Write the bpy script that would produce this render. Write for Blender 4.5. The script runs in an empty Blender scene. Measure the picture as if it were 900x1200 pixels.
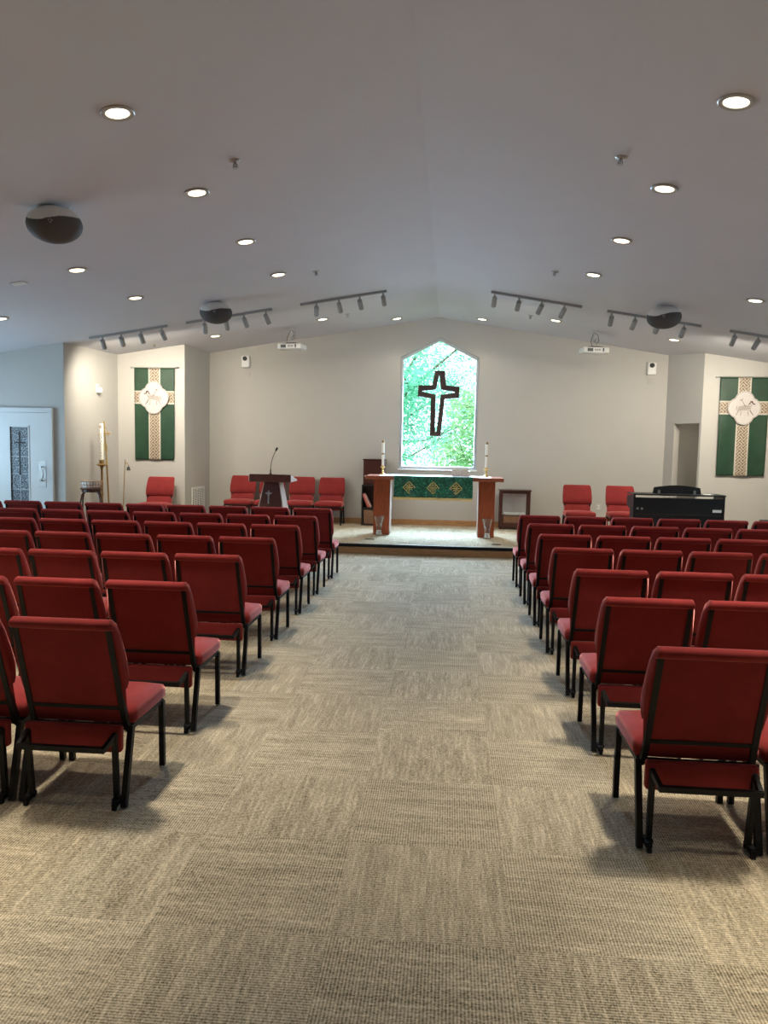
import bpy, bmesh, math, random
from mathutils import Vector, Matrix
random.seed(7)
C = bpy.context.scene.collection
sc = bpy.context.scene
PI = math.pi

# ------------------------------------------------------------------ camera
EYE = Vector((0, 0, 1.6165))
YAW, PITCH, ROLL, FPX = 0.0843, 0.0851, 0.0193, 900.0
FW = Vector((-math.sin(YAW)*math.cos(PITCH), math.cos(YAW)*math.cos(PITCH), -math.sin(PITCH)))
R0 = Vector((math.cos(YAW), math.sin(YAW), 0))
U0 = R0.cross(FW)
RT = R0*math.cos(ROLL) + U0*math.sin(ROLL)
UP = -R0*math.sin(ROLL) + U0*math.cos(ROLL)

def project(p):
    d = Vector(p) - EYE
    z = d.dot(FW)
    return (450 + FPX*d.dot(RT)/z, 600 - FPX*d.dot(UP)/z)

cam = bpy.data.cameras.new('camera')
cam.sensor_fit = 'HORIZONTAL'; cam.sensor_width = 36; cam.lens = 36.0
cam.clip_start = 0.05; cam.clip_end = 200
co = bpy.data.objects.new('camera', cam); C.objects.link(co)
m3 = Matrix((RT, UP, -FW)).transposed()
co.matrix_world = Matrix.Translation(EYE) @ m3.to_4x4()
sc.camera = co
sc.view_settings.view_transform = 'Standard'
sc.view_settings.look = 'None'
sc.view_settings.gamma = 1
sc.view_settings.use_curve_mapping = False
sc.view_settings.exposure = 0.14
sc.cycles.use_denoising = True
sc.cycles.max_bounces = 10
sc.cycles.diffuse_bounces = 6
sc.cycles.transparent_max_bounces = 24
sc.cycles.sample_clamp_indirect = 6

# ------------------------------------------------------------------ materials
class NT:
    def __init__(s, name):
        s.m = bpy.data.materials.new(name); s.m.use_nodes = True
        s.t = s.m.node_tree; s.b = s.t.nodes['Principled BSDF']; s.out = s.t.nodes['Material Output']
    def n(s, typ, **kw):
        nd = s.t.nodes.new(typ)
        for k, v in kw.items(): setattr(nd, k, v)
        return nd
    def set(s, sock, v):
        if isinstance(v, bpy.types.NodeSocket): s.t.links.new(v, sock)
        else: sock.default_value = v
    def math(s, op, a, b=0.0, c=0.0):
        nd = s.n('ShaderNodeMath', operation=op)
        s.set(nd.inputs[0], a); s.set(nd.inputs[1], b); s.set(nd.inputs[2], c)
        return nd.outputs[0]
    def mix(s, f, a, b, blend='MIX'):
        nd = s.n('ShaderNodeMix', data_type='RGBA', blend_type=blend)
        s.set(nd.inputs[0], f); s.set(nd.inputs[6], a); s.set(nd.inputs[7], b)
        return nd.outputs[2]
    def noise(s, vec, scale, detail=3, rough=.55):
        nd = s.n('ShaderNodeTexNoise'); s.set(nd.inputs['Vector'], vec)
        nd.inputs['Scale'].default_value = scale; nd.inputs['Detail'].default_value = detail
        nd.inputs['Roughness'].default_value = rough
        return nd.outputs[0]
    def obj(s): return s.n('ShaderNodeTexCoord').outputs['Object']
    def sep(s, v):
        nd = s.n('ShaderNodeSeparateXYZ'); s.set(nd.inputs[0], v); return nd.outputs
    def comb(s, x, y, z):
        nd = s.n('ShaderNodeCombineXYZ')
        for i, v in enumerate((x, y, z)): s.set(nd.inputs[i], v)
        return nd.outputs[0]
    def ramp(s, f, a, b):
        nd = s.n('ShaderNodeMapRange'); s.set(nd.inputs[0], f)
        nd.inputs[1].default_value = a; nd.inputs[2].default_value = b
        return nd.outputs[0]
    def bump(s, h, strength, dist=.01):
        nd = s.n('ShaderNodeBump'); nd.inputs['Strength'].default_value = strength; nd.inputs['Distance'].default_value = dist
        s.set(nd.inputs['Height'], h); s.t.links.new(nd.outputs[0], s.b.inputs['Normal'])

def c4(c): return (c[0], c[1], c[2], 1)

def mat(name, col, rough=.5, metal=0, var=.06, scale=12, bump=0, stretch=None, spec=.5, coat=0):
    k = NT(name)
    v = k.obj()
    if stretch:
        mp = k.n('ShaderNodeMapping'); mp.inputs['Scale'].default_value = stretch
        k.t.links.new(v, mp.inputs[0]); v = mp.outputs[0]
    nz = k.noise(v, scale, 4)
    lo = [max(0, x*(1-var)) for x in col]; hi = [min(1, x*(1+var)) for x in col]
    k.set(k.b.inputs['Base Color'], k.mix(k.ramp(nz, .3, .7), c4(lo), c4(hi)))
    k.b.inputs['Roughness'].default_value = rough; k.b.inputs['Metallic'].default_value = metal
    k.b.inputs['Specular IOR Level'].default_value = spec
    if coat: k.b.inputs['Coat Weight'].default_value = coat
    if bump: k.bump(nz, bump)
    return k.m

def fabric(name, col, var=.14):
    k = NT(name); v = k.obj()
    n1 = k.noise(v, 9, 3); n2 = k.noise(v, 420, 2, .7)
    f = k.math('ADD', k.math('MULTIPLY', k.ramp(n1, .3, .7), .45), k.math('MULTIPLY', k.ramp(n2, .3, .7), .55))
    k.set(k.b.inputs['Base Color'], k.mix(f, c4([x*(1-var*1.5) for x in col]), c4([x*(1+var*1.5) for x in col])))
    k.b.inputs['Roughness'].default_value = .92; k.b.inputs['Specular IOR Level'].default_value = .15
    k.b.inputs['Sheen Weight'].default_value = .9; k.b.inputs['Sheen Roughness'].default_value = .35
    k.b.inputs['Sheen Tint'].default_value = (1, .40, .36, 1)
    k.bump(n2, .12, .002)
    return k.m

def emis(name, col, st):
    k = NT(name)
    k.b.inputs['Base Color'].default_value = c4(col)
    k.b.inputs['Emission Color'].default_value = c4(col); k.b.inputs['Emission Strength'].default_value = st
    return k.m

def thin_glass(name, tint=(1, 1, 1), refl=.08):
    k = NT(name)
    tr = k.n('ShaderNodeBsdfTransparent'); tr.inputs[0].default_value = c4(tint)
    gl = k.n('ShaderNodeBsdfGlossy'); gl.inputs['Roughness'].default_value = .02
    fr = k.n('ShaderNodeLayerWeight'); fr.inputs[0].default_value = .25
    mx = k.n('ShaderNodeMixShader')
    f = k.math('MULTIPLY_ADD', fr.outputs['Fresnel'], .28, refl*.1)
    k.t.links.new(f, mx.inputs[0]); k.t.links.new(tr.outputs[0], mx.inputs[1]); k.t.links.new(gl.outputs[0], mx.inputs[2])
    k.t.links.new(mx.outputs[0], k.out.inputs['Surface'])
    return k.m

M = {}
M['wall'] = mat('cream_wall_paint', (.49, .478, .445), .75, 0, .015, 3, .02)
M['ceiling'] = mat('ceiling_paint', (.585, .585, .625), .85, 0, .015, 2, .02)
M['red'] = fabric('red_fabric', (.25, .031, .030))
M['black_metal'] = mat('black_powder_coat', (.008, .008, .009), .5, 0, .2, 40, spec=.25)
M['oak'] = mat('oak_wood', (.42, .23, .10), .4, 0, .25, 6, .03, (1, 14, 14))
M['cherry'] = mat('cherry_wood', (.36, .078, .027), .33, 0, .3, 7, .02, (12, 12, 1))
M['cherry_flat'] = mat('cherry_wood_top', (.30, .085, .04), .3, 0, .25, 7, .02, (1, 12, 12))
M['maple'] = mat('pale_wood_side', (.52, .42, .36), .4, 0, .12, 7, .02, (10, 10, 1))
M['mahogany'] = mat('dark_red_wood', (.055, .016, .011), .32, 0, .3, 8, .02, (10, 10, 1))
M['pulpit_wood'] = mat('pulpit_wood', (.085, .028, .02), .35, 0, .3, 8, .02, (10, 10, 1))
M['black_wood'] = mat('black_laminate', (.012, .010, .010), .4, 0, .2, 20)
M['piano'] = mat('piano_black', (.005, .005, .006), .42, 0, .2, 20)
M['white_plastic'] = mat('white_plastic', (.78, .78, .76), .4, 0, .03, 10)
M['white_metal'] = mat('white_painted_metal', (.52, .52, .51), .45, 0, .03, 10)
M['track_paint'] = mat('grey_track_paint', (.34, .34, .33), .45, .2, .03, 10)
M['door_paint'] = mat('pale_door_paint', (.60, .61, .60), .45, 0, .02, 5)
M['aluminium'] = mat('aluminium', (.55, .58, .62), .4, .3, .05, 20)
M['steel'] = mat('brushed_steel', (.42, .42, .41), .38, .8, .08, 30, 0, (1, 1, 20))
M['brass'] = mat('brass', (.72, .50, .18), .28, .9, .1, 20)
M['dark_brass'] = mat('dark_brass_pole', (.30, .18, .06), .4, .5, .15, 20)
M['grille'] = mat('speaker_grille', (.085, .08, .078), .7, 0, .1, 200, .1)
M['dark'] = mat('matte_black', (.008, .008, .008), .6, 0, .1, 20)
M['wax'] = mat('white_wax', (.86, .83, .74), .5, 0, .03, 20)
M['linen'] = mat('white_linen', (.83, .84, .84), .85, 0, .03, 60, .05)
M['paper'] = mat('cream_paper', (.80, .74, .60), .8, 0, .05, 30)
M['gold_thread'] = mat('gold_thread', (.80, .57, .18), .5, .0, .3, 80, .1)
M['wicker'] = mat('wicker', (.20, .11, .06), .7, 0, .45, 60, .3)
M['wicker_pale'] = mat('pale_wicker', (.42, .26, .17), .7, 0, .3, 60, .2)
M['cross_wood'] = mat('dark_cross_wood', (.035, .016, .013), .45, 0, .25, 10)
M['trim_white'] = mat('light_trim', (.42, .40, .37), .4, .2, .03, 10)
M['lens'] = emis('lit_lamp_lens', (1, .90, .68), 3.2)
M['spot_lens'] = emis('lit_spot_lens', (1, .92, .74), 8)
M['glass'] = thin_glass('window_glass', (.93, 1.0, .985))
M['vase_glass'] = thin_glass('clear_vase_glass', (.93, .95, .95), .5)
M['pane_clear'] = thin_glass('clear_pane', (.96, .97, .97), .3)
M['sand'] = mat('white_sand', (.75, .72, .66), .9, 0, .1, 80)
M['tan'] = mat('tan_embroidery', (.22, .17, .125), .8, 0, .25, 90)
M['brown_thread'] = mat('brown_embroidery', (.09, .04, .03), .8, 0, .2, 90)
M['medal'] = mat('white_satin', (.52, .49, .47), .6, 0, .03, 30)
M['book_red'] = mat('red_book_cloth', (.45, .09, .07), .7, 0, .1, 30)
M['book_pink'] = mat('faded_book_cloth', (.55, .32, .27), .7, 0, .1, 30)
M['grey_box'] = mat('dark_grey_plastic', (.06, .07, .07), .5, 0, .1, 20)
M['bark'] = mat('bark', (.10, .075, .05), .9, 0, .4, 20, .4)
M['roof_felt'] = mat('roof_felt', (.1, .1, .1), .9, 0, .1, 10)

def leafmat(name, col):
    k = NT(name); v = k.n('ShaderNodeTexCoord').outputs['Object']
    nz = k.noise(v, 2.3, 3)
    colr = k.mix(k.ramp(nz, .3, .7), c4([x*.65 for x in col]), c4([min(1, x*1.35) for x in col]))
    d = k.n('ShaderNodeBsdfDiffuse'); t = k.n('ShaderNodeBsdfTranslucent'); mx = k.n('ShaderNodeMixShader')
    k.t.links.new(colr, d.inputs[0]); k.t.links.new(colr, t.inputs[0]); mx.inputs[0].default_value = .45
    k.t.links.new(d.outputs[0], mx.inputs[1]); k.t.links.new(t.outputs[0], mx.inputs[2])
    k.t.links.new(mx.outputs[0], k.out.inputs['Surface'])
    return k.m
M['leaf_a'] = leafmat('leaf_blue_green', (.20, .55, .40))
M['leaf_b'] = leafmat('leaf_yellow_green', (.34, .56, .30))
M['leaf_c'] = leafmat('leaf_pale_green', (.34, .64, .52))

def carpet():
    k = NT('carpet_tiles'); v = k.obj(); o = k.sep(v)
    T = .61
    tx = k.math('FLOOR', k.math('DIVIDE', k.math('ADD', o[0], .97 + T*30), T))
    ty = k.math('FLOOR', k.math('DIVIDE', k.math('ADD', o[1], -4.22 + T*30), T))
    chk = k.math('MODULO', k.math('ADD', tx, ty), 2.0)
    wn = k.n('ShaderNodeTexWhiteNoise', noise_dimensions='2D'); k.t.links.new(k.comb(tx, ty, 0), wn.inputs['Vector'])
    rnd = wn.outputs['Value']
    u = k.math('ADD', k.math('MULTIPLY', o[0], chk), k.math('MULTIPLY', o[1], k.math('SUBTRACT', 1.0, chk)))
    w = k.math('ADD', k.math('MULTIPLY', o[1], chk), k.math('MULTIPLY', o[0], k.math('SUBTRACT', 1.0, chk)))
    rz = k.math('MULTIPLY', rnd, 37.0)
    streak = k.noise(k.comb(k.math('MULTIPLY', u, 5.0), k.math('MULTIPLY', w, 75.0), rz), 1.0, 3, .6)
    broad = k.noise(k.comb(k.math('MULTIPLY', u, 1.6), k.math('MULTIPLY', w, 14.0), rz), 1.0, 2, .5)
    stitch = k.noise(k.comb(k.math('MULTIPLY', u, 90.0), k.math('MULTIPLY', w, 150.0), rz), 1.0, 2, .7)
    blot = k.noise(k.comb(k.math('MULTIPLY', u, 9.0), k.math('MULTIPLY', w, 9.0), rz), 1.0, 2, .5)
    # woven ribs run square to the streaks, broken into short stitches
    rib = k.math('MULTIPLY_ADD', k.math('SINE', k.math('MULTIPLY', u, 2*PI/.0108)), .5, .5)
    f = k.math('MULTIPLY', rib, .30)
    f = k.math('ADD', f, k.math('MULTIPLY', k.ramp(stitch, .3, .7), .44))
    f = k.math('ADD', f, k.math('MULTIPLY', k.ramp(streak, .46, .78), .26))
    f = k.math('ADD', f, k.math('MULTIPLY', k.ramp(broad, .3, .7), .12))
    f = k.math('ADD', f, k.math('MULTIPLY', k.ramp(blot, .3, .7), .05))
    f = k.math('ADD', f, k.math('MULTIPLY', k.math('SUBTRACT', rnd, .5), .06))
    col = k.mix(k.ramp(f, .12, .94), (.072, .055, .029, 1), (.80, .685, .49, 1))
    k.set(k.b.inputs['Base Color'], col)
    k.b.inputs['Roughness'].default_value = .95; k.b.inputs['Specular IOR Level'].default_value = .1
    k.bump(f, .35, .004)
    return k.m
M['carpet'] = carpet()

def banner_mat():
    # Object x is across the cloth, z hangs down from the rod
    k = NT('banner_green_satin'); v = k.obj(); o = k.sep(v)
    ax = k.math('ABSOLUTE', o[0]); az = k.math('ABSOLUTE', k.math('ADD', o[2], .51))
    def below(a, t): return k.math('LESS_THAN', a, t)
    edge = k.math('MAXIMUM', below(ax, .108), below(az, .115))
    inner = k.math('MAXIMUM', below(ax, .083), below(az, .090))
    # interlace: two crossing waves folded into a knot pattern
    sx = k.math('MULTIPLY', o[0], 2*PI/.11); sz = k.math('MULTIPLY', o[2], 2*PI/.11)
    w1 = k.math('SINE', k.math('ADD', sx, k.math('MULTIPLY', k.math('SINE', sz), 1.6)))
    w2 = k.math('SINE', k.math('ADD', sz, k.math('MULTIPLY', k.math('SINE', sx), 1.6)))
    kn = k.math('GREATER_THAN', k.math('ABSOLUTE', k.math('MULTIPLY', w1, w2)), .30)
    fine = k.noise(v, 120, 2)
    green = k.mix(k.ramp(k.noise(v, 5, 3), .3, .7), (.004, .032, .012, 1), (.008, .050, .020, 1))
    knot = k.mix(kn, (.10, .055, .03, 1), (.42, .36, .28, 1))
    knot = k.mix(k.math('MULTIPLY', k.ramp(fine, .4, .7), .3), knot, (.5, .38, .24, 1))
    c = k.mix(edge, green, (.48, .45, .38, 1)); c = k.mix(inner, c, knot)
    k.set(k.b.inputs['Base Color'], c)
    k.b.inputs['Roughness'].default_value = .5; k.b.inputs['Sheen Weight'].default_value = .2
    return k.m
M['banner'] = banner_mat()

def damask():
    k = NT('green_damask'); v = k.obj(); o = k.sep(v)
    vo = k.n('ShaderNodeTexVoronoi', feature='DISTANCE_TO_EDGE'); vo.inputs['Scale'].default_value = 22
    k.t.links.new(v, vo.inputs['Vector'])
    f = k.math('MULTIPLY', k.ramp(vo.outputs['Distance'], .05, .2), k.ramp(k.noise(v, 14, 3), .35, .65))
    k.set(k.b.inputs['Base Color'], k.mix(f, (.007, .075, .045, 1), (.05, .30, .18, 1)))
    k.b.inputs['Roughness'].default_value = .42
    return k.m
M['damask'] = damask()

def leaded():
    k = NT('leaded_dark_glass'); v = k.obj(); o = k.sep(v)
    vo = k.n('ShaderNodeTexVoronoi', feature='DISTANCE_TO_EDGE'); vo.inputs['Scale'].default_value = 38
    k.t.links.new(v, vo.inputs['Vector'])
    f = k.ramp(vo.outputs['Distance'], .0, .12)
    k.set(k.b.inputs['Base Color'], k.mix(f, (.34, .40, .44, 1), (.025, .032, .045, 1)))
    k.b.inputs['Roughness'].default_value = .3
    return k.m
M['leaded'] = leaded()

def lawn():
    k = NT('lawn'); v = k.obj()
    k.set(k.b.inputs['Base Color'], k.mix(k.noise(v, 3, 5), (.05, .13, .03, 1), (.14, .26, .08, 1)))
    k.b.inputs['Roughness'].default_value = .95
    return k.m
M['lawn'] = lawn()

# ------------------------------------------------------------------ mesh building
class MB:
    def __init__(s): s.v = []; s.f = []
    def add(s, vs, fs):
        o = len(s.v); s.v += [tuple(v) for v in vs]; s.f += [tuple(i+o for i in f) for f in fs]; return s
    def box(s, c, d, rot=None):
        x, y, z = [q/2 for q in d]
        vs = [Vector(p) for p in ((-x,-y,-z),(x,-y,-z),(x,y,-z),(-x,y,-z),(-x,-y,z),(x,-y,z),(x,y,z),(-x,y,z))]
        if rot: vs = [rot @ p for p in vs]
        c = Vector(c)
        return s.add([p+c for p in vs], [(0,3,2,1),(4,5,6,7),(0,1,5,4),(1,2,6,5),(2,3,7,6),(3,0,4,7)])
    def bb(s, a, b): return s.box([(p+q)/2 for p, q in zip(a, b)], [abs(q-p) for p, q in zip(a, b)])
    def loft(s, rings, cap=True, closed=True):
        n = len(rings[0]); vs = [p for r in rings for p in r]; fs = []
        for i in range(len(rings)-1):
            for j in range(n if closed else n-1):
                a = i*n+j; b = i*n+(j+1) % n
                fs.append((a, b, b+n, a+n))
        if cap:
            fs.append(tuple(range(n-1, -1, -1))); fs.append(tuple(range((len(rings)-1)*n, len(rings)*n)))
        return s.add(vs, fs)
    def tube(s, pts, r, seg=8, rect=None, cap=True):
        pts = [Vector(p) for p in pts]; rings = []
        d0 = (pts[1]-pts[0]).normalized()
        ref = Vector((1, 0, 0)) if abs(d0.x) < .9 else Vector((0, 1, 0))
        for i, p in enumerate(pts):
            if i == 0: d = pts[1]-pts[0]
            elif i == len(pts)-1: d = pts[-1]-pts[-2]
            else: d = (pts[i+1]-p).normalized() + (p-pts[i-1]).normalized()
            d.normalize(); a = (ref - d*ref.dot(d)).normalized(); b = d.cross(a); ref = a
            rr = r[i] if isinstance(r, (list, tuple)) else r
            if rect:
                rings.append([p + a*(sx*rect[0]) + b*(sy*rect[1]) for sx, sy in ((-1,-1),(1,-1),(1,1),(-1,1))])
            else:
                rings.append([p + (a*math.cos(t) + b*math.sin(t))*rr for t in [2*PI*j/seg for j in range(seg)]])
        return s.loft(rings, cap)
    def lathe(s, prof, c=(0, 0, 0), seg=16, rot=None):
        c = Vector(c); rings = []
        for r, z in prof:
            ring = [Vector((r*math.cos(2*PI*j/seg), r*math.sin(2*PI*j/seg), z)) for j in range(seg)]
            if rot: ring = [rot @ p for p in ring]
            rings.append([p+c for p in ring])
        return s.loft(rings)
    def prism(s, poly, d0, d1, axis='y'):
        def P(a, b, t): return {'y': (a, t, b), 'x': (t, a, b), 'z': (a, b, t)}[axis]
        return s.loft([[P(a, b, d0) for a, b in poly], [P(a, b, d1) for a, b in poly]])
    def build(s, name, mt, parent=None, bevel=0, seg=2, smooth=False, loc=None, angle=40):
        bm = bmesh.new()
        vs = [bm.verts.new(v) for v in s.v]
        for f in s.f:
            if len(set(f)) < 3: continue
            try: bm.faces.new([vs[i] for i in f])
            except ValueError: pass
        bmesh.ops.recalc_face_normals(bm, faces=bm.faces)
        if bevel:
            es = [e for e in bm.edges if len(e.link_faces) == 2 and e.calc_face_angle(0) > math.radians(25)]
            bmesh.ops.bevel(bm, geom=es, offset=bevel, segments=seg, profile=.5, affect='EDGES', clamp_overlap=True)
        me = bpy.data.meshes.new(name); bm.to_mesh(me); bm.free()
        if smooth:
            for p in me.polygons: p.use_smooth = True
            try: me.set_sharp_from_angle(angle=math.radians(angle))
            except Exception: pass
        me.materials.append(M[mt] if isinstance(mt, str) else mt)
        o = bpy.data.objects.new(name, me); C.objects.link(o)
        if parent: o.parent = parent
        if loc: o.location = loc
        return o

def thing(name, label, cat, loc=(0, 0, 0), rz=0, group=None):
    o = bpy.data.objects.new(name, None); C.objects.link(o); o.empty_display_size = .1
    o.location = loc; o.rotation_euler = (0, 0, rz)
    return tag(o, label, cat, group)
def tag(o, label, cat, group=None):
    o['label'] = label; o['category'] = cat
    if group: o['group'] = group
    return o
def struct(o): o['kind'] = 'structure'; return o
def copy_tree(o, parent=None):
    c = o.copy(); C.objects.link(c)
    if parent: c.parent = parent
    for ch in list(o.children): copy_tree(ch, c)
    return c
def children_names(o): return [c.name for c in o.children]

# ------------------------------------------------------------------ room
RX, RZ, SL = -.265, 4.016, .157
def cz(x): return RZ - SL*abs(x-RX)
S = .15                      # chancel platform height
WY = 14.5                    # window wall
FRONT = 11.42                # platform edge
XL, XR, YB = -8.3, 7.8, -6.0

def wall(name, p0, p1, z0=0.0, z1=None, t=.12, side=1, mt='wall'):
    """upright panel from p0 to p1, its top following the sloped ceiling"""
    a = Vector((p0[0], p0[1], 0)); b = Vector((p1[0], p1[1], 0))
    n = Vector((-(b-a).y, (b-a).x, 0)).normalized()*t*side
    cuts = [0.0]
    if (a.x-RX)*(b.x-RX) < 0: cuts.append((RX-a.x)/(b.x-a.x))
    cuts.append(1.0)
    rings = []
    for q in cuts:
        p = a.lerp(b, q); top = (cz(p.x)+.03) if z1 is None else z1
        rings.append([(p.x, p.y, z0), (p.x+n.x, p.y+n.y, z0), (p.x+n.x, p.y+n.y, top), (p.x, p.y, top)])
    return struct(MB().loft(rings).build(name, mt))

struct(MB().bb((XL-.2, YB-.2, -.1), (XR+.2, 15.2, 0)).build('floor', 'carpet'))
# platform
plat = [(-5.93, FRONT), (6.2, FRONT), (6.2, 15.1), (-5.93, 15.1)]
struct(MB().prism(plat, .001, S, 'z').build('stage_platform', 'carpet'))
struct(MB().bb((-5.93, FRONT-.02, .001), (5.6, FRONT-.001, S-.045)).build('trim_1', 'oak', bevel=.003))
struct(MB().bb((-5.93, FRONT-.035, S-.045), (5.6, FRONT-.0005, S+.004)).build('trim_2', 'black_metal', bevel=.006))

# ceiling: two sloped slabs
cm = MB()
for x0, x1 in ((XL-.2, RX), (RX, XR+.2)):
    cm.loft([[(x0, y, cz(x0)), (x1, y, cz(x1)), (x1, y, cz(x1)+.12), (x0, y, cz(x0)+.12)] for y in (YB-.2, 15.2)])
struct(cm.build('ceiling', 'ceiling'))

# window wall with the house-shaped opening
WX0, WX1, WS, WE, WA = -.965, .490, 1.205, 3.285, 3.655
wx = (WX0+WX1)/2
BX0, BX1 = -4.62, 3.90
def front_poly(y):
    pass
wl = MB()
def slabpoly(mb, poly, y0, y1): mb.prism(poly, y0, y1, 'y')
slabpoly(wl, [(BX0-.12, 0), (WX0, 0), (WX0, cz(WX0)+.03), (BX0-.12, cz(BX0-.12)+.03)], WY, WY+.2)
slabpoly(wl, [(WX1, 0), (BX1+.12, 0), (BX1+.12, cz(BX1+.12)+.03), (WX1, cz(WX1)+.03)], WY, WY+.2)
slabpoly(wl, [(WX0, 0), (WX1, 0), (WX1, WS), (WX0, WS)], WY, WY+.2)
slabpoly(wl, [(WX0, WE), (wx, WA), (RX, RZ+.03), (WX0, cz(WX0)+.03)], WY, WY+.2)
slabpoly(wl, [(wx, WA), (WX1, WE), (WX1, cz(WX1)+.03), (RX, RZ+.03)], WY, WY+.2)
struct(wl.build('wall_front', 'wall'))

# window frame + pane
win = struct(bpy.data.objects.new('window_1', None)); C.objects.link(win); win.location = (0, WY, 0)
pts = [(WX0, WS), (WX1, WS), (WX1, WE), (wx, WA), (WX0, WE)]
def inset(poly, d):
    n = len(poly); out = []
    for i in range(n):
        p0, p1, p2 = Vector(poly[i-1]), Vector(poly[i]), Vector(poly[(i+1) % n])
        e1 = (p1-p0).normalized(); e2 = (p2-p1).normalized()
        n1 = Vector((-e1.y, e1.x)); n2 = Vector((-e2.y, e2.x))
        out.append(tuple(p1 + (n1+n2)*(d/(1+n1.dot(n2)))))
    return out
ins = inset(pts, .05)
fr = MB()
for i in range(5):
    j = (i+1) % 5
    fr.prism([pts[i], pts[j], ins[j], ins[i]], .06, .15, 'y')
struct(fr.build('window_frame', 'aluminium', win, bevel=.006))
struct(MB().prism(ins, .10, .106, 'y').build('window_pane', 'glass', win))
struct(MB().bb((WX0-.02, -.03, WS-.03), (WX1+.02, .06, WS-.0005)).build('window_sill', 'white_plastic', win, bevel=.006))

# walls beside the window wall; passage opening in the right return
LC = (-4.66, 13.225); LI = (-5.87, 13.225); LD = (-5.99, 11.55)
wall('wall_left_return', (BX0, WY), LC, side=-1)
wall('wall_left_banner', LC, LI, side=-1)
wall('wall_left_alcove', LI, LD, side=-1)
wall('wall_left_door', LD, (XL, 11.55), side=-1)
RC = (4.27, 13.65)
ra = Vector((BX1, WY)); rb = Vector(RC)
def rp(t): v = ra.lerp(rb, t); return (v.x, v.y)
wall('wall_right_return', rp(0), rp(.26), side=1)
wall('wall_right_lintel', rp(.26), rp(.955), z0=2.12, side=1)
wall('wall_right_jamb', rp(.955), rp(1.0), side=1)
wall('wall_right_banner', RC, (5.75, 13.6), side=1)
wall('wall_right_alcove', (5.75, 13.6), (5.85, 11.55), side=1)
wall('wall_right_door', (5.85, 11.55), (XR, 11.55), side=1)
# the passage behind the opening
wall('wall_passage_end', (4.75, 13.78), (4.75, 15.1), z1=2.6, side=-1)
wall('wall_passage_back', (BX1+.12, 15.1), (4.75, 15.1), z1=2.6, side=1)
wall('wall_passage_side', (BX1+.12, 14.72), (BX1+.12, 15.1), z1=2.6, side=1)
struct(MB().prism([(4.03, 14.66), (4.37, 13.74), (4.74, 13.78), (4.74, 15.1), (4.03, 15.1)], 2.55, 2.62, 'z').build('ceiling_passage', 'ceiling'))

# room sides and rear, with unseen daylight windows added in both long sides
def side_wall(name, x, wins, sgn):
    mb = MB(); t = .15*sgn; ys = [YB]
    for a, b in wins: ys += [a, b]
    ys.append(11.67)
    top = cz(x)+.03
    for i in range(0, len(ys), 2): mb.bb((x, ys[i], 0), (x+t, ys[i+1], top))
    for a, b in wins:
        mb.bb((x, a, 0), (x+t, b, .75)); mb.bb((x, a, 2.25), (x+t, b, top))
    struct(mb.build(name, 'wall'))
LW = [(5.8, 7.8), (8.9, 10.9)]
RW = [(5.0, 7.0), (8.2, 10.2)]
side_wall('wall_left', XL, LW, -1)
side_wall('wall_right', XR, RW, 1)
wall('wall_back', (XL, YB), (XR, YB), side=-1, mt='pulpit_wood')  # unseen rear wall, made dark to cut bounce onto the chair backs
k = 2
for x, wins, sg in ((XL, LW, -1), (XR, RW, 1)):
    for a, b in wins:
        w = struct(bpy.data.objects.new('window_%d' % k, None)); C.objects.link(w); k += 1
        fm = MB()
        for y0, y1, z0, z1 in ((a, b, .75, .81), (a, b, 2.19, 2.25), (a, a+.06, .81, 2.19), (b-.06, b, .81, 2.19), ((a+b)/2-.025, (a+b)/2+.025, .81, 2.19)):
            fm.bb((x+.04*sg, y0, z0), (x+.10*sg, y1, z1))
        struct(fm.build('window_frame', 'white_plastic', w))
        struct(MB().bb((x+.065*sg, a+.05, .80), (x+.07*sg, b-.05, 2.20)).build('window_pane', 'pane_clear', w))

# oak baseboards
struct(MB().bb((BX0+.02, WY-.015, S), (BX1-.02, WY-.001, S+.10)).build('baseboard_front', 'oak', bevel=.003))
struct(MB().bb((-5.86, 13.17, S), (-4.68, 13.20, S+.10)).build('baseboard_left', 'oak', bevel=.003))

# ------------------------------------------------------------------ left door
door = struct(bpy.data.objects.new('door_1', None)); C.objects.link(door)
DY = 11.55; dsc = DY/11.5
DR, DL = -6.243, -7.20
GX0, GX1, GZ0, GZ1 = -6.875, -6.54, .62, 1.83
dm = MB()
for a, b in (((DL, 0.01), (GX0, 2.035)), ((GX1, .01), (DR, 2.035)), ((GX0, .01), (GX1, GZ0)), ((GX0, GZ1), (GX1, 2.035))):
    dm.bb((a[0], DY-.045, a[1]), (b[0], DY-.008, b[1]))
struct(dm.build('door_leaf', 'door_paint', door))
fm = MB().bb((DR+.004, DY-.055, 0), (DR+.075, DY-.0005, 2.039)).bb((DL-.075, DY-.055, 0), (DL-.004, DY-.0005, 2.039)).bb((DL-.075, DY-.055, 2.04), (DR+.075, DY-.0005, 2.11))
struct(fm.build('door_frame', 'door_paint', door))
gm = MB()
for a, b in (((GX0, GZ0), (GX0+.02, GZ1)), ((GX1-.02, GZ0), (GX1, GZ1)), ((GX0, GZ0), (GX1, GZ0+.02)), ((GX0, GZ1-.02), (GX1, GZ1))):
    gm.bb((a[0], DY-.052, a[1]), (b[0], DY-.044, b[1]))
struct(gm.build('glass_bead', 'door_paint', door))
struct(MB().bb((0, 0, 0), (GX1-GX0, .006, GZ1-GZ0)).build('leaded_glass', 'leaded', door, loc=(GX0, DY-.03, GZ0)))
lm = MB(); gx = (GX0+GX1)/2
lm.bb((gx-.014, DY-.034, 1.08), (gx+.014, DY-.031, 1.72)).bb((gx-.085, DY-.034, 1.555), (gx+.095, DY-.031, 1.58))
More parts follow.
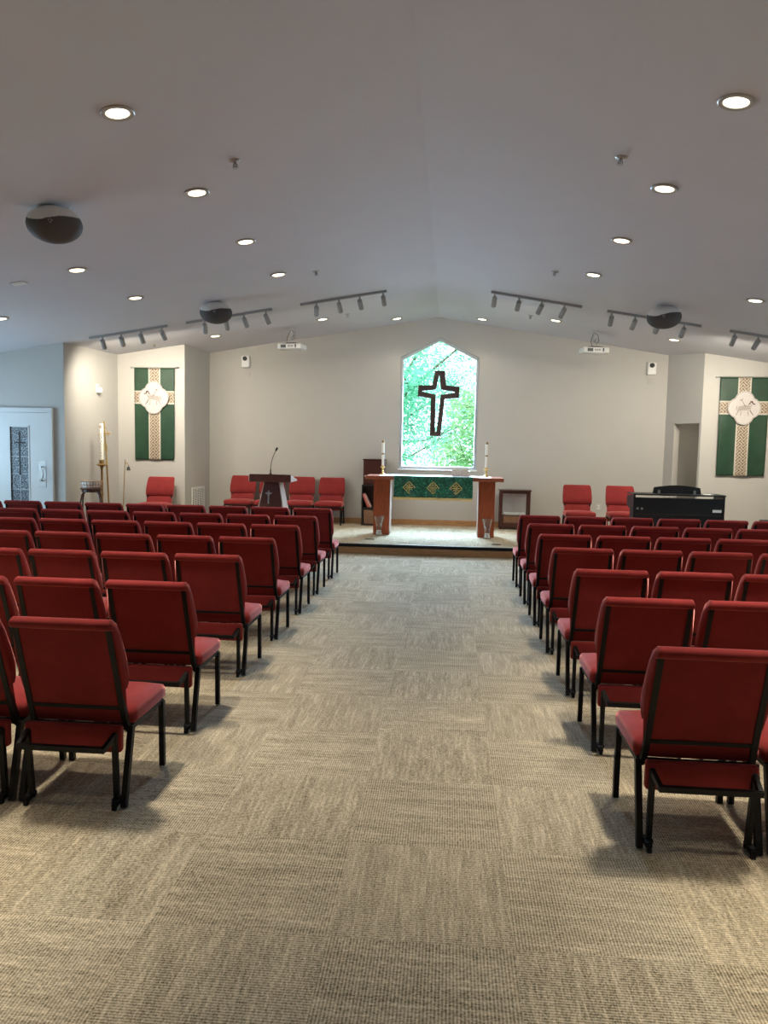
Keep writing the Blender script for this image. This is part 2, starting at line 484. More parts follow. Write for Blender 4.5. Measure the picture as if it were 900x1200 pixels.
lm.lathe([(.0, -.0015), (.022, -.0015), (.022, .0015), (0, .0015)], (gx, DY-.0325, 1.72), 4, Matrix.Rotation(PI/2, 3, 'X'))
lm.lathe([(.0, -.0015), (.022, -.0015), (.022, .0015), (0, .0015)], (gx, DY-.0325, 1.08), 4, Matrix.Rotation(PI/2, 3, 'X'))
struct(lm.build('glass_cross', 'dark', door))
lc = MB()
for z in (1.35, 1.08, .84): lc.bb((GX0+.02, DY-.0335, z-.003), (GX1-.02, DY-.031, z+.003))
lc.bb((gx-.003, DY-.0335, GZ0+.02), (gx+.003, DY-.031, 1.06))
struct(lc.build('lead_came', 'aluminium', door))
struct(MB().bb((-6.395, DY-.05, .88), (-6.275, DY-.0452, 1.285)).build('door_plate', 'steel', door, bevel=.002))
hm = MB().tube([(-6.335, DY-.05, .98), (-6.335, DY-.10, .99), (-6.305, DY-.115, 1.03), (-6.29, DY-.115, 1.09), (-6.305, DY-.115, 1.15), (-6.335, DY-.10, 1.19), (-6.335, DY-.05, 1.2)], .011, 8)
struct(hm.build('door_handle', 'steel', door, smooth=True))

# ------------------------------------------------------------------ church chairs (origin between the rear feet, facing +y)
HW = .235
def make_chair():
    root = thing('church_chair', 'x', 'chair')
    # seat cushion: rounded slab, slightly crowned
    m = MB(); rings = []
    ys = [.085, .095, .13, .27, .42, .462, .475]
    for i, y in enumerate(ys):
        k = {0: .55, 1: .8, 5: .85, 6: .5}.get(i, 1.0)
        zc, hh = .385, .042*k
        w = .25 if 0 < i < 6 else .238
        cr = .010 if 1 < i < 5 else .004
        ring = []
        for sx, sz in ((-1, -.6), (-.94, -1), (0, -1), (.94, -1), (1, -.6), (1, .45), (.95, .92), (.6, 1.0), (0, 1.0), (-.6, 1.0), (-.95, .92), (-1, .45)):
            ring.append((sx*w, y, zc + sz*hh + (cr*(1-abs(sx)**3) if sz > .9 else 0)))
        rings.append(ring)
    m.loft(rings).build('seat', 'red', root, smooth=True, angle=60)
    # backrest: upper cushion with a narrower shell running down behind it
    def yr(z): return -.077 + (.82-z)*.319
    prof = [(yr(.812), .812, .226), (-.092, .818, .228), (-.103, .830, .229), (-.106, .843, .227), (-.098, .856, .220), (-.082, .864, .214), (-.062, .860, .222), (-.046, .840, .235), (-.025, .795, .242), (.008, .715, .248), (.034, .645, .251), (.042, .595, .250), (.038, .558, .247),
            (.026, .534, .242), (.020, .530, .236), (.044, .50, .222), (.082, .40, .219), (.090, .372, .219), (yr(.366), .366, .219), (yr(.45), .45, .220), (yr(.52), .52, .236), (yr(.60), .60, .243), (yr(.68), .68, .241), (yr(.76), .76, .232)]
    n = len(prof); V = []; F = []
    cols = [-1, -.98, -.92, 0, .92, .98, 1]
    for c in cols:
        e = 1.0 if abs(c) < .95 else (.88 if abs(c) < .99 else .55)
        for (y, z, w) in prof:
            my = yr(z) + .022
            V.append((c*w, my+(y-my)*e, z if abs(c) < .99 else .61+(z-.61)*.985))
    for i in range(len(cols)-1):
        for j in range(n):
            a = i*n+j; b = i*n+(j+1) % n
            F.append((a, b, b+n, a+n))
    F.append(tuple(range(n))); F.append(tuple(range((len(cols)-1)*n, len(cols)*n)))
    MB().add(V, F).build('backrest', 'red', root, smooth=True, angle=50)
    for s in (-1, 1):
        x = s*.235
        MB().tube([(x, .458, .005), (x, .452, .335)], 0, rect=(.0125, .0125)).build('leg', 'black_metal', root)
        MB().tube([(x, .0, .005), (x, .088, .345)], 0, rect=(.0125, .014)).build('leg', 'black_metal', root)
        MB().tube([(s*.218, .086, .33), (s*.213, yr(.40)+.006, .40), (s*.207, yr(.826)+.008, .826)], 0, rect=(.0125, .012)).build('back_post', 'black_metal', root)
    f = MB()
    for s in (-1, 1): f.box((s*.226, .27, .332), (.022, .40, .02))
    f.box((0, .45, .332), (.45, .02, .02)); f.box((0, .10, .332), (.45, .02, .02))
    f.build('seat_frame', 'black_metal', root)
    MB().tube([(-.206, yr(.437)-.001, .437), (.206, yr(.437)-.001, .437)], 0, rect=(.006, .008)).build('back_bar', 'black_metal', root)
    # fold-up kneeler carried on its own pivoting legs
    kn = MB()
    kn.prism([(.0, .247), (.040, .247), (.040, .366), (.0, .366)], -.222, .222, 'x')
    kp = kn.build('kneeler_pad', 'red', root, bevel=.012, seg=3, smooth=True)
    kf = MB()
    for s in (-1, 1):
        kf.tube([(s*.196, .015, .035), (s*.200, -.010, .335)], 0, rect=(.011, .011))
        kf.tube([(s*.200, -.004, .333), (s*.190, -.098, .302)], 0, rect=(.009, .012))
        kf.box((s*.203, .008, .028), (.026, .07, .022)); kf.box((s*.203, -.028, .018), (.018, .018, .034))
        kf.tube([(s*.225, .014, .032), (s*.180, .004, .032)], .009, 8)
    kf.tube([(-.197, -.098, .300), (.197, -.098, .300)], 0, rect=(.012, .011))
    kf.build('kneeler_frame', 'black_metal', kp)
    return root
CHAIR = make_chair()
used = [False]
def place_chair(x, y, z, rz, label, group):
    o = CHAIR if not used[0] else copy_tree(CHAIR)
    used[0] = True
    o.location = (x, y, z); o.rotation_euler = (0, 0, rz)
    tag(o, label, 'chair', group)
    return o
YLs = [3.168, 4.089, 5.143, 6.154, 7.164, 8.132, 9.156]
YRs = [3.092, 4.094, 5.027, 6.086, 7.028, 7.991, 8.975]
ORD = ['first', 'second', 'third', 'fourth', 'fifth', 'sixth', 'seventh', 'eighth', 'ninth', 'tenth', 'eleventh', 'twelfth']
ROWS = ['back row', 'second row from the back', 'third row from the back', 'middle row', 'third row from the front', 'second row from the front', 'front row']
PITCH = .52
def in_view(x, y):
    for dx in (-.25, .25):
        for z in (.4, .86):
            for dy in (-.1, .4):
                px, py = project((x+dx, y+dy, z))
                if -4 < px < 904 and -4 < py < 1204: return True
    return False
for side, Ys, x0, sg in (('left', YLs, -1.397-.235, -1), ('right', YRs, .8116+.235, 1)):
    for r, y in enumerate(Ys):
        for i in range(12):
            x = x0 + sg*i*PITCH
            if not in_view(x, y): continue
            if i == 0: lab = 'red padded chair at the aisle end of the %s-hand %s' % (side, ROWS[r])
            else: lab = 'red padded chair, %s from the aisle in the %s-hand %s' % (ORD[i], side, ROWS[r])
            place_chair(x, y, 0, 0, lab, 'red chairs in the rows %s of the aisle' % side)
G = 'red chairs facing the rows from the platform'
place_chair(-5.03, 13.02, S, PI, 'red padded chair alone on the platform below the left green banner', G)
for x, lab in ((-3.91, 'red padded chair left of the pulpit by the window wall'), (-3.345, 'red padded chair mostly hidden behind the dark wood pulpit'),
               (-2.775, 'red padded chair just right of the pulpit, beside the end chair'), (-2.205, 'red padded chair at the right end of the four behind the pulpit')):
    place_chair(x, 14.34, S, PI, lab, G)
place_chair(2.22, 13.58, S, PI, 'red padded chair standing free between the glass side table and the piano chair', G)
place_chair(2.95, 13.58, S, PI, 'red padded chair partly hidden behind the left end of the black piano', G)

# ------------------------------------------------------------------ altar and what stands on it
TOP = 1.137
alt = thing('altar_table', 'cherry wood altar table with thick top on two pillar legs', 'altar', (-.25, 12.85, S))
AX, AY = .25, -12.85
def loc(p): return (p[0]+.25, p[1]-12.85, p[2]-S)
MB().bb(loc((-1.375, 12.48, 1.078)), loc((.875, 13.22, TOP))).build('table_top', 'cherry_flat', alt, bevel=.004)
for x0, x1, inner in ((-1.25, -.985, 1), (.485, .75, -1)):
    lg = MB().bb(loc((x0, 12.68, S)), loc((x1, 13.06, 1.078))).build('leg', 'cherry', alt, bevel=.003)
    xi = x1 if inner > 0 else x0
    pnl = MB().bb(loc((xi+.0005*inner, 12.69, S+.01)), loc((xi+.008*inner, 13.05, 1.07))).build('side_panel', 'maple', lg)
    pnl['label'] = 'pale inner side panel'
tag(MB().bb((-1.15, 12.50, TOP+.0005), (.68, 13.18, TOP+.006)).build('altar_cloth', 'linen'), 'white linen cloth laid along the altar top', 'cloth')
# green frontal with three gold emblems and a fringe
ft = thing('altar_frontal', 'green damask frontal with three gold crosses hanging from the altar', 'cloth', (-.262, 12.47, TOP))
m = MB(); nx, nz = 60, 14; w = .64
def fwave(x, z): return -.012 - .030*(-z/.33)*(math.sin(x*15+z*5)+.5*math.sin(x*31+1+z*9)) - .004*math.sin(z*30+x*7)
vs = []; fs = []
for j in range(nz+1):
    for i in range(nx+1):
        x = -w+2*w*i/nx; z = .008-.345*j/nz
        vs.append((x, fwave(x, min(0, z)), z))
for j in range(nz):
    for i in range(nx):
        a = j*(nx+1)+i; fs.append((a, a+1, a+nx+2, a+nx+1))
o = m.add(vs, fs).build('cloth_panel', 'damask', ft, smooth=True)
sd = o.modifiers.new('thick', 'SOLIDIFY'); sd.thickness = .004
MB().bb((-w, -.012, .008), (w, .05, .013)).build('top_flap', 'damask', ft)
fm = MB()
for i in range(96):
    x = -w+.006+(2*w-.012)*i/95; y = fwave(x, -.337)
    fm.box((x, y-.003, -.355), (.011, .006, .04))
o = fm.build('fringe', 'gold_thread', ft)
for cx in (-.39, 0, .37):
    e = MB(); zc = -.175
    def q(x0, z0, x1, z1, th):
        d = Vector((x1-x0, z1-z0)); n = Vector((-d.y, d.x)).normalized()*th
        def P(x, z, k): return (cx+x, fwave(cx+x, zc+z)-.007+k, zc+z)
        e.loft([[P(x0+n.x, z0+n.y, -.003), P(x0-n.x, z0-n.y, -.003), P(x0-n.x, z0-n.y, .003), P(x0+n.x, z0+n.y, .003)],
                [P(x1+n.x, z1+n.y, -.003), P(x1-n.x, z1-n.y, -.003), P(x1-n.x, z1-n.y, .003), P(x1+n.x, z1+n.y, .003)]])
    R_ = .098
    for a, b in (((-R_, 0), (0, R_)), ((0, R_), (R_, 0)), ((R_, 0), (0, -R_)), ((0, -R_), (-R_, 0))): q(*a, *b, .005)
    q(-.066, 0, .066, 0, .006); q(0, -.066, 0, .066, .006)
    for sx in (-1, 1):
        for sz in (-1, 1): q(sx*.020, sz*.020, sx*.040, sz*.040, .006)
    e.build('gold_emblem', 'gold_thread', ft)

def candle(x, y, z0, label):
    t = thing('altar_candle', label, 'candle', (x, y, z0), group='candles on the altar')
    MB().lathe([(0, 0), (.052, 0), (.054, .008), (.03, .018), (.014, .035), (.022, .055), (.014, .075), (.013, .105), (.03, .12), (.047, .128), (.047, .134), (.024, .138), (.024, .152), (0, .152)], seg=20).build('candlestick', 'brass', t, smooth=True)
    MB().lathe([(0, .150), (.021, .150), (.021, .545), (0, .545)], seg=16).build('candle_shaft', 'wax', t, smooth=True)
    MB().lathe([(.0, .338), (.0235, .338), (.0235, .362), (0, .362)], seg=16).build('candle_band', 'dark_brass', t, smooth=True)
    MB().lathe([(0, .540), (.024, .540), (.024, .566), (.012, .580), (0, .580)], seg=16).build('follower', 'dark_brass', t, smooth=True)
candle(-1.125, 12.9, TOP+.006, 'tall white candle on a brass stick at the left end of the altar')
candle(.603, 12.9, TOP+.006, 'tall white candle on a brass stick at the right end of the altar')
bs = thing('book_stand', 'small pale wooden book stand on the altar right of its middle', 'stand', (.185, 12.85, TOP+.006))
MB().prism([(-.12, 0), (.10, 0), (.10, .012), (.085, .012), (-.085, .10), (-.12, .095)], -.15, .15, 'x').build('sloped_rest', 'maple', bs, bevel=.003)
bk = thing('open_book', 'open cream-paged book resting on the altar book stand', 'book', (.17, 12.85, TOP+.006))
for s in (-1, 1):
    m = MB(); rings = []
    for i in range(6):
        u = i/5; x = s*(.004+.125*u); up = .012+.016*math.sin(PI*min(1, u*1.15))*(1-u*.4)
        rings.append([(x, .080, .024+up*.2), (x, .080, .03+up), (x, -.095, .122+up), (x, -.095, .106)])
    m.loft(rings).build('page_block', 'paper', bk, smooth=True)

# glass vases in front of the altar legs
def vase(x, y, label):
    t = thing('glass_vase', label, 'vase', (x, y, S), group='glass vases before the altar')
    MB().lathe([(0, 0), (.062, 0), (.066, .012), (.05, .055), (.047, .12), (.058, .2), (.078, .27), (.096, .325), (.091, .325), (.072, .268), (.053, .2), (.042, .12), (.045, .058), (.058, .018), (0, .014)], seg=24).build('vase_body', 'vase_glass', t, smooth=True)
    MB().lathe([(0, .016), (.05, .018), (.043, .06), (.04, .085), (0, .088)], seg=18).build('sand_fill', 'sand', t, smooth=True)
vase(-1.14, 12.56, 'clear flared glass vase before the left altar leg')
vase(.632, 12.54, 'clear flared glass vase before the right altar leg')
for x, y, lab in ((-1.235, 12.0, 'flat black floor outlet on the platform before the left altar leg'), (.735, 11.8, 'flat black floor outlet on the platform before the right altar leg')):
    t = thing('floor_outlet', lab, 'outlet', (x, y, S), group='floor outlets on the platform')
    MB().bb((-.075, -.045, 0), (.075, .045, .006)).build('cover_plate', 'dark', t, bevel=.002)
    MB().bb((-.05, -.025, .006), (.05, .025, .009)).build('hinged_lid', 'black_metal', t)

# ------------------------------------------------------------------ cross hanging in the window
cr = thing('hanging_cross', 'dark wooden cross with star-shaped cutout hanging in the window', 'cross', (-.245, 14.40, 2.64))
sc_ = 1/410.0
def cp(px, py): return ((px-367)*sc_, (485-py)*sc_)
outer = [cp(*p) for p in ((333, 325), (409, 325), (422, 434), (524, 442), (524, 526), (416, 535), (396, 818), (314, 818), (310, 535), (210, 524), (212, 440), (318, 435))]
slot = [cp(*p) for p in ((367, 360), (386, 464), (490, 484), (386, 505), (368, 782), (354, 782), (346, 505), (243, 484), (346, 464))]
# ring between outer and slot outlines: match vertices for a clean band
outer = [cp(367, 325), cp(409, 325), cp(422, 434), cp(524, 442), cp(524, 484), cp(524, 526), cp(416, 535), cp(396, 818), cp(355, 818), cp(314, 818), cp(310, 535), cp(210, 524), cp(210, 484), cp(212, 440), cp(318, 435), cp(333, 325)]
slot = [cp(367, 362), cp(369, 365), cp(384, 466), cp(488, 481), cp(490, 484), cp(488, 487), cp(384, 505), cp(364, 780), cp(358, 786), cp(352, 780), cp(347, 505), cp(245, 487), cp(243, 484), cp(245, 481), cp(349, 466), cp(365, 365)]
m = MB(); n = len(outer); vs = []
for poly, yy in ((outer, -.025), (slot, -.010), (slot, .025), (outer, .025)):
    vs += [(a, yy, b) for a, b in poly]
fs = []
for i in range(n):
    j = (i+1) % n
    for q in range(4):
        r = (q+1) % 4
        fs.append((q*n+i, q*n+j, r*n+j, r*n+i))
m.add(vs, fs).build('cross_body', 'cross_wood', cr)
cr.rotation_euler = (0, math.radians(1.0), 0)
MB().tube([(0, 0, .385), (0, .02, .70), (0, .045, 1.0)], .002, 6).build('hanging_wire', 'steel', cr)

# ------------------------------------------------------------------ cabinets
t = thing('black_bookcase', 'narrow black open bookcase behind the left altar leg', 'bookcase', (-1.40, 14.28, S))
W2, H, D = .215, .755, .17
m = MB().bb((-W2, -D, 0), (-W2+.022, D, H)).bb((W2-.022, -D, 0), (W2, D, H)).bb((-W2+.022, -D, H-.03), (W2-.022, D, H)).bb((-W2+.022, -D, 0), (W2-.022, D, .03)).bb((-W2+.022, D-.012, .03), (W2-.022, D, H-.03))
m.build('carcass', 'black_wood', t)
MB().bb((-W2+.022, -D+.005, .31), (W2-.022, D-.012, .33)).build('shelf', 'black_wood', t)
def cover_book(x, w, h, tilt, mt, label):
    b = thing('leaning_book', label, 'book', (x, 14.21, S+.331), group='books in the black bookcase')
    b.rotation_euler = (0, tilt, 0)
    MB().bb((0, -.09, 0), (.004, .09, h)).bb((w-.004, -.09, 0), (w, .09, h)).bb((0, -.094, 0), (w, -.089, h)).build('cover', mt, b)
    MB().bb((.004, -.088, .004), (w-.004, .085, h-.004)).build('page_block', 'paper', b)
cover_book(-1.583, .030, .27, -.0, 'book_red', 'upright dark red book at the left side of the black bookcase')
cover_book(-1.548, .024, .28, math.radians(-0)+.0, 'book_pink', 'faded pink book beside the red one in the black bookcase')
b = [o for o in bpy.data.objects if o.name.startswith('leaning_book')]
for o, (x, a) in zip(b, ((-1.548, -24), (-1.503, -26))):
    o.rotation_euler = (0, math.radians(a), 0); o.location.x = x+.05
tag(b[0], 'dark red book leaning at the left in the black bookcase', 'book', 'books in the black bookcase')
tag(b[1], 'faded pink book leaning against the red book in the black bookcase', 'book', 'books in the black bookcase')
t = thing('wicker_basket', 'brown wicker basket in the bottom of the black bookcase', 'basket', (-1.40, 14.25, S+.031))
MB().loft([[(-w_, -d_, z), (w_, -d_, z), (w_, d_, z), (-w_, d_, z)] for w_, d_, z in ((.165, .115, 0), (.18, .125, .245), (.168, .113, .245), (.155, .105, .015))]).build('basket_body', 'wicker', t)
MB().tube([(-.18, -.125, .245), (.18, -.125, .245), (.18, .125, .245), (-.18, .125, .245), (-.18, -.125, .245)], .01, 6).build('basket_rim', 'wicker', t)
t = thing('small_cabinet', 'small cherry cabinet with white knob standing on the black bookcase', 'cabinet', (-1.395, 14.28, S+H))
MB().bb((-.195, -.16, .001), (.195, .16, .455)).build('carcass', 'mahogany', t, bevel=.003)
MB().bb((-.21, -.175, .455), (.21, .17, .475)).build('top_board', 'mahogany', t, bevel=.004)
dr = MB().bb((-.175, -.178, .03), (.178, -.161, .435)).build('door', 'mahogany', t, bevel=.004)
MB().lathe([(0, 0), (.012, 0), (.018, .015), (.014, .028), (0, .03)], (-.15, -.178, .16), 12, Matrix.Rotation(PI/2, 3, 'X')).build('knob', 'white_plastic', dr, smooth=True)

t = thing('display_table', 'dark wood side table with open glazed front, right of the altar', 'table', (1.20, 14.23, S))
MB().bb((-.29, -.16, .70), (.29, .16, .722)).build('table_top', 'mahogany', t, bevel=.004)
MB().bb((-.285, -.15, .7225), (.285, .155, .728)).build('glass_top', 'pane_clear', t)
for sx in (-1, 1):
    for sy in (-1, 1):
        MB().bb((sx*.25-.025, sy*.12-.02, .0), (sx*.25+.025, sy*.12+.02, .70)).build('leg', 'mahogany', t, bevel=.003)
MB().bb((-.226, -.125, .655), (.226, -.105, .70)).bb((-.226, .105, .655), (.226, .125, .70)).build('apron', 'mahogany', t)
MB().bb((-.226, -.135, .03), (.226, .135, .255)).build('lower_box', 'mahogany', t, bevel=.003)
MB().bb((-.20, -.139, .125), (.20, -.134, .245)).build('front_panel', 'wicker', t)
MB().bb((-.226, -.112, .256), (.226, -.108, .655)).build('glass_pane', 'pane_clear', t)
MB().bb((-.226, .108, .256), (.226, .115, .655)).build('rear_panel', 'white_metal', t)
tag(MB().bb((-.19, -.09, 0), (.19, .09, .05)).build('folded_cloth', 'linen', loc=(1.20, 14.23, S+.256), bevel=.015, seg=3, smooth=True), 'folded white cloth lying inside the glazed side table', 'cloth')

# ------------------------------------------------------------------ pulpit
t = thing('pulpit', 'dark wood pulpit with flared base and silver cross emblem', 'pulpit', (-2.86, 12.3, S))
def trap(z0, z1, w0, w1, y0, y1, d0, d1): return [[(-w0, y0-d0, z0), (w0, y0-d0, z0), (w0, y0+d0, z0), (-w0, y0+d0, z0)], [(-w1, y1-d1, z1), (w1, y1-d1, z1), (w1, y1+d1, z1), (-w1, y1+d1, z1)]]
MB().loft(trap(.06, .87, .265, .115, 0, .03, .24, .13)).build('pedestal', 'pulpit_wood', t, bevel=.004)
def side(s):
    a, b = trap(.061, .868, .270, .118, 0, .03, .235, .127)
    f = lambda r, dx: [(s*(abs(p[0])+dx), p[1], p[2]) for p in r]
    q = [a[1], a[2], b[2], b[1]]
    return MB().loft([f(q, -.004), f(q, .012)])
for s in (-1, 1):
    o = side(s).build('side_panel', 'maple', t); o['label'] = 'pale side panel'
MB().bb((-.31, -.28, 0), (.31, .28, .06)).build('plinth', 'pulpit_wood', t, bevel=.006)
m = MB().prism([(-.24, .865), (.26, .865), (.26, .90), (-.24, .99)], -.335, .335, 'x')
m.build('reading_desk', 'pulpit_wood', t, bevel=.006)
for s in (-1, 1):
    o = MB().prism([(-.232, .872), (.252, .872), (.252, .896), (-.232, .98)], s*.3355, s*.343, 'x').build('desk_side', 'maple', t); o['label'] = 'pale side of the desk'
rot = Matrix.Rotation(math.radians(-8), 3, 'X')
e = MB().box((-.03, -.190, .62), (.022, .010, .21), rot).box((-.03, -.178, .685), (.105, .010, .020), rot).lathe([(0, -.006), (.026, -.006), (.026, .006), (0, .006)], (-.03, -.184, .672), 14, Matrix.Rotation(PI/2-.14, 3, 'X'))
o = e.build('cross_emblem', 'steel', t, bevel=.002); o['label'] = 'silver cross emblem'
t = thing('gooseneck_microphone', 'thin gooseneck microphone rising from the pulpit desk', 'microphone', (-2.87, 12.16, S+.979))
MB().lathe([(0, 0), (.028, 0), (.028, .012), (.012, .02), (.010, .09), (0, .09)], seg=14).build('base', 'black_metal', t, smooth=True)
MB().tube([(0, 0, .08), (.005, 0, .16), (.025, 0, .25), (.055, 0, .33), (.085, 0, .39)], .0055, 8).build('gooseneck', 'black_metal', t, smooth=True)
MB().lathe([(0, 0), (.013, 0), (.017, .02), (.017, .045), (.008, .06), (0, .06)], (.083, 0, .385), 12, Matrix.Rotation(.45, 3, 'Y')).build('capsule', 'dark', t, smooth=True)

# ------------------------------------------------------------------ digital piano seen from behind
t = thing('digital_piano', 'black upright digital piano seen from the back, right of the platform', 'piano', (3.475, 12.15, S))
hw = .675
MB().bb((-hw+.03, -.19, .30), (hw-.03, -.175, .77)).build('back_panel', 'piano', t)
for s in (-1, 1):
    MB().prism([(-.20, 0), (.20, 0), (.20, .06), (.02, .08), (.02, .58), (.24, .62), (.24, .78), (-.20, .805)], s*hw, s*(hw-.03), 'x').build('side_panel', 'piano', t, bevel=.003)
MB().bb((-hw-.008, -.215, .805), (hw+.008, .20, .828)).build('lid', 'piano', t, bevel=.005)
MB().bb((-hw+.03, -.16, .58), (hw-.03, .23, .64)).build('keybed', 'piano', t)
MB().bb((-hw+.03, -.195, .50), (hw-.03, -.176, .525)).build('back_rail', 'black_wood', t, bevel=.004)
MB().bb((-hw+.03, -.10, .04), (hw-.03, -.08, .30)).build('lower_panel', 'piano', t)
arc = [(-.36, .83), (.36, .83)] + [(.345-.69*i/12, .925+.035*math.sin(PI*i/12)) for i in range(13)]
MB().prism(arc, -.06, -.04, 'y').build('music_rest', 'piano', t)
for sx in (-.27, .26):
    o = MB().bb((sx-.017, -.075, .829), (sx+.017, -.0605, .885)).build('rest_bracket', 'steel', t); o['label'] = 'silver bracket of the music rest'
o = MB().bb((.50, -.197, .565), (.63, -.191, .605)).build('paper_tag', 'linen', t); o['label'] = 'white tag on the back panel'
for x_ in (-.61, -.545):
    o = MB().lathe([(0, 0), (.017, 0), (.017, .012), (0, .012)], (x_, -.191, .60), 12, Matrix.Rotation(PI/2, 3, 'X')).build('jack_socket', 'steel', t)
o = MB().bb((.38, -.18, .829), (.50, .0, .833)).build('sheet_on_lid', 'linen'); o.location = (3.49, 12.15, S)
tag(o, 'white paper sheet lying on the piano lid', 'paper')

# ------------------------------------------------------------------ banners
def banner(x, y, ztop, w, h, flip, label, rz=0, folds=0.0):
    t = thing('green_banner', label, 'banner', (x, y, ztop), rz, 'green banners on the side walls')
    m = MB(); nx, nz = 28, 48; vs = []; fs = []
    for j in range(nz+1):
        for i in range(nx+1):
            u = i/nx-.5; vv = j/nz
            yy = -.022 - .010*math.sin(u*13+1)*vv - folds*vv**2*(.5+.5*math.sin(abs(u)*9 - vv*7 + 1.2))
            vs.append((u*w*(1-.02*vv), yy, -h*vv*(1+.012*(1-4*u*u)*folds*10)))
    for j in range(nz):
        for i in range(nx):
            a = j*(nx+1)+i; fs.append((a, a+1, a+nx+2, a+nx+1))
    o = m.add(vs, fs).build('cloth', 'banner', t, smooth=True)
    sd = o.modifiers.new('thick', 'SOLIDIFY'); sd.thickness = .004
    MB().tube([(-w/2-.05, -.018, .008), (w/2+.05, -.018, .008)], .009, 8).build('rod', 'steel', t, smooth=True)
    for s in (-1, 1): MB().bb((s*(w/2+.03)-.008, -.012, -.002), (s*(w/2+.03)+.008, .002, .018)).build('rod_bracket', 'steel', t)
    for s in (-1, 1): MB().lathe([(0, -.02), (.014, -.016), (.017, 0), (.014, .016), (0, .02)], (s*(w/2+.055), -.018, .008), 10, Matrix.Rotation(PI/2, 3, 'Y')).build('finial', 'steel', t, smooth=True)
    zc = -.515
    def quat(r, off, n=64):
        out = []
        for i in range(n):
            a = 2*PI*i/n
            # outermost hit of the ray with the four lobes
            best = 0
            for k_ in range(4):
                c = Vector((math.cos(k_*PI/2), math.sin(k_*PI/2)))*off
                d = Vector((math.cos(a), math.sin(a))); b_ = d.dot(c); disc = b_*b_-(c.dot(c)-r*r)
                if disc > 0: best = max(best, b_+math.sqrt(disc))
            out.append((best*math.cos(a), best*math.sin(a)*1.06+zc))
        return out
    md = MB().prism(quat(.165, .105), -.060, -.052, 'y').build('medallion', 'medal', t)
    ring = MB(); A = quat(.157, .105); B = quat(.151, .105); n = len(A)
    ring.loft([[(*A[i], ), (*B[i], )] for i in range(n)] and [[(A[i % n][0], -.0605, A[i % n][1]), (B[i % n][0], -.0605, B[i % n][1]), (B[i % n][0], -.0625, B[i % n][1]), (A[i % n][0], -.0625, A[i % n][1])] for i in range(n+1)], cap=False)
    ring.build('medallion_border', 'tan', md)
    f = -1 if flip else 1       # +1: the lamb faces right
    def ell(mb, cx, cz_, rx, rz_, a=0, n=20, d=.003):
        poly = []
        for i in range(n):
            p = Vector((rx*math.cos(2*PI*i/n), rz_*math.sin(2*PI*i/n)))
            p = Matrix.Rotation(a, 2) @ p
            poly.append((f*(cx+p.x), zc+cz_+p.y))
        mb.prism(poly, -.0604-d, -.0604, 'y')
    def bar(mb, x0, z0, x1, z1, th, d=.003):
        v = Vector((x1-x0, z1-z0)); nn = Vector((-v.y, v.x)).normalized()*th
        mb.prism([(f*(x0+nn.x), zc+z0+nn.y), (f*(x1+nn.x), zc+z1+nn.y), (f*(x1-nn.x), zc+z1-nn.y), (f*(x0-nn.x), zc+z0-nn.y)], -.0604-d, -.0604, 'y')
    lamb = MB()
    for i in range(26):           # curly fleece: small rings of wool
        cx = -.10+.20*((i*7) % 26)/26; cz_ = -.035+.08*((i*11) % 26)/26-.01*abs(cx*10)
        for k_ in range(8):
            a0 = 2*PI*k_/8; a1 = 2*PI*(k_+1)/8
            bar(lamb, cx+.014*math.cos(a0), cz_+.014*math.sin(a0), cx+.014*math.cos(a1), cz_+.014*math.sin(a1), .0022)
    for a in ((-.09, -.05, -.13, -.12), (-.05, -.06, -.06, -.13), (.06, -.05, .07, -.13), (.09, -.04, .13, -.10), (.10, .02, .14, .09), (.06, .05, .09, .10), (-.12, .03, -.13, -.03)): bar(lamb, *a, .004)
    lamb.build('lamb_emblem', 'tan', md)
    st = MB(); bar(st, .02, .02, -.06, .15, .003); bar(st, -.085, .118, -.025, .155, .003)
    ell(st, .125, .10, .012, .026, .3); ell(st, .10, .105, .010, .016, .2); ell(st, .155, .07, .022, .010, -.4); ell(st, .085, .075, .016, .010, .2)
    bar(st, .09, -.03, .15, -.12, .004)
    st.build('staff_and_face', 'brown_thread', md)
    return t
banner(-5.195, 13.223, 2.905, .725, 1.60, True, 'green banner on the left wall, its lamb facing left')
ang = math.atan2(13.6-13.65, 5.75-4.27)
banner(4.935, 13.62, 2.895, .80, 1.66, False, 'green banner on the right wall, its lamb facing right, cut by frame', ang, folds=.016)

# ------------------------------------------------------------------ left alcove pieces
t = thing('plant_stool', 'dark round stool with curved legs in the left alcove', 'stool', (-5.655, 11.72, S))
MB().lathe([(0, .70), (.165, .70), (.172, .71), (.165, .722), (0, .722)], seg=24).build('stool_top', 'mahogany', t, smooth=True)
MB().lathe([(.10, .66), (.145, .66), (.145, .70), (.10, .70)], seg=24).build('apron', 'mahogany', t, smooth=True)
for i in range(4):
    a = PI/4 + i*PI/2 + .35
    pr = [(.12, .685), (.175, .62), (.20, .52), (.205, .40), (.20, .25), (.19, .12), (.205, .02), (.225, .002)]
    MB().tube([(r_*math.cos(a), r_*math.sin(a), z) for r_, z in pr], [.013, .013, .012, .012, .011, .011, .012, .012], 8).build('leg', 'mahogany', t, smooth=True)
t = thing('offering_basket', 'low round woven basket standing on the dark stool', 'basket', (-5.655, 11.72, S+.7225))
MB().lathe([(0, 0), (.13, 0), (.15, .05), (.160, .105), (.152, .105), (.143, .05), (.125, .01), (0, .008)], seg=24).build('basket_body', 'linen', t, smooth=True)
for z_, r_ in ((.006, .134), (.055, .155), (.105, .162)): 
    MB().lathe([(r_-.006, z_-.007), (r_+.006, z_-.007), (r_+.006, z_+.007), (r_-.006, z_+.007), (r_-.006, z_-.007)], seg=24).build('basket_hoop', 'wicker_pale', t)
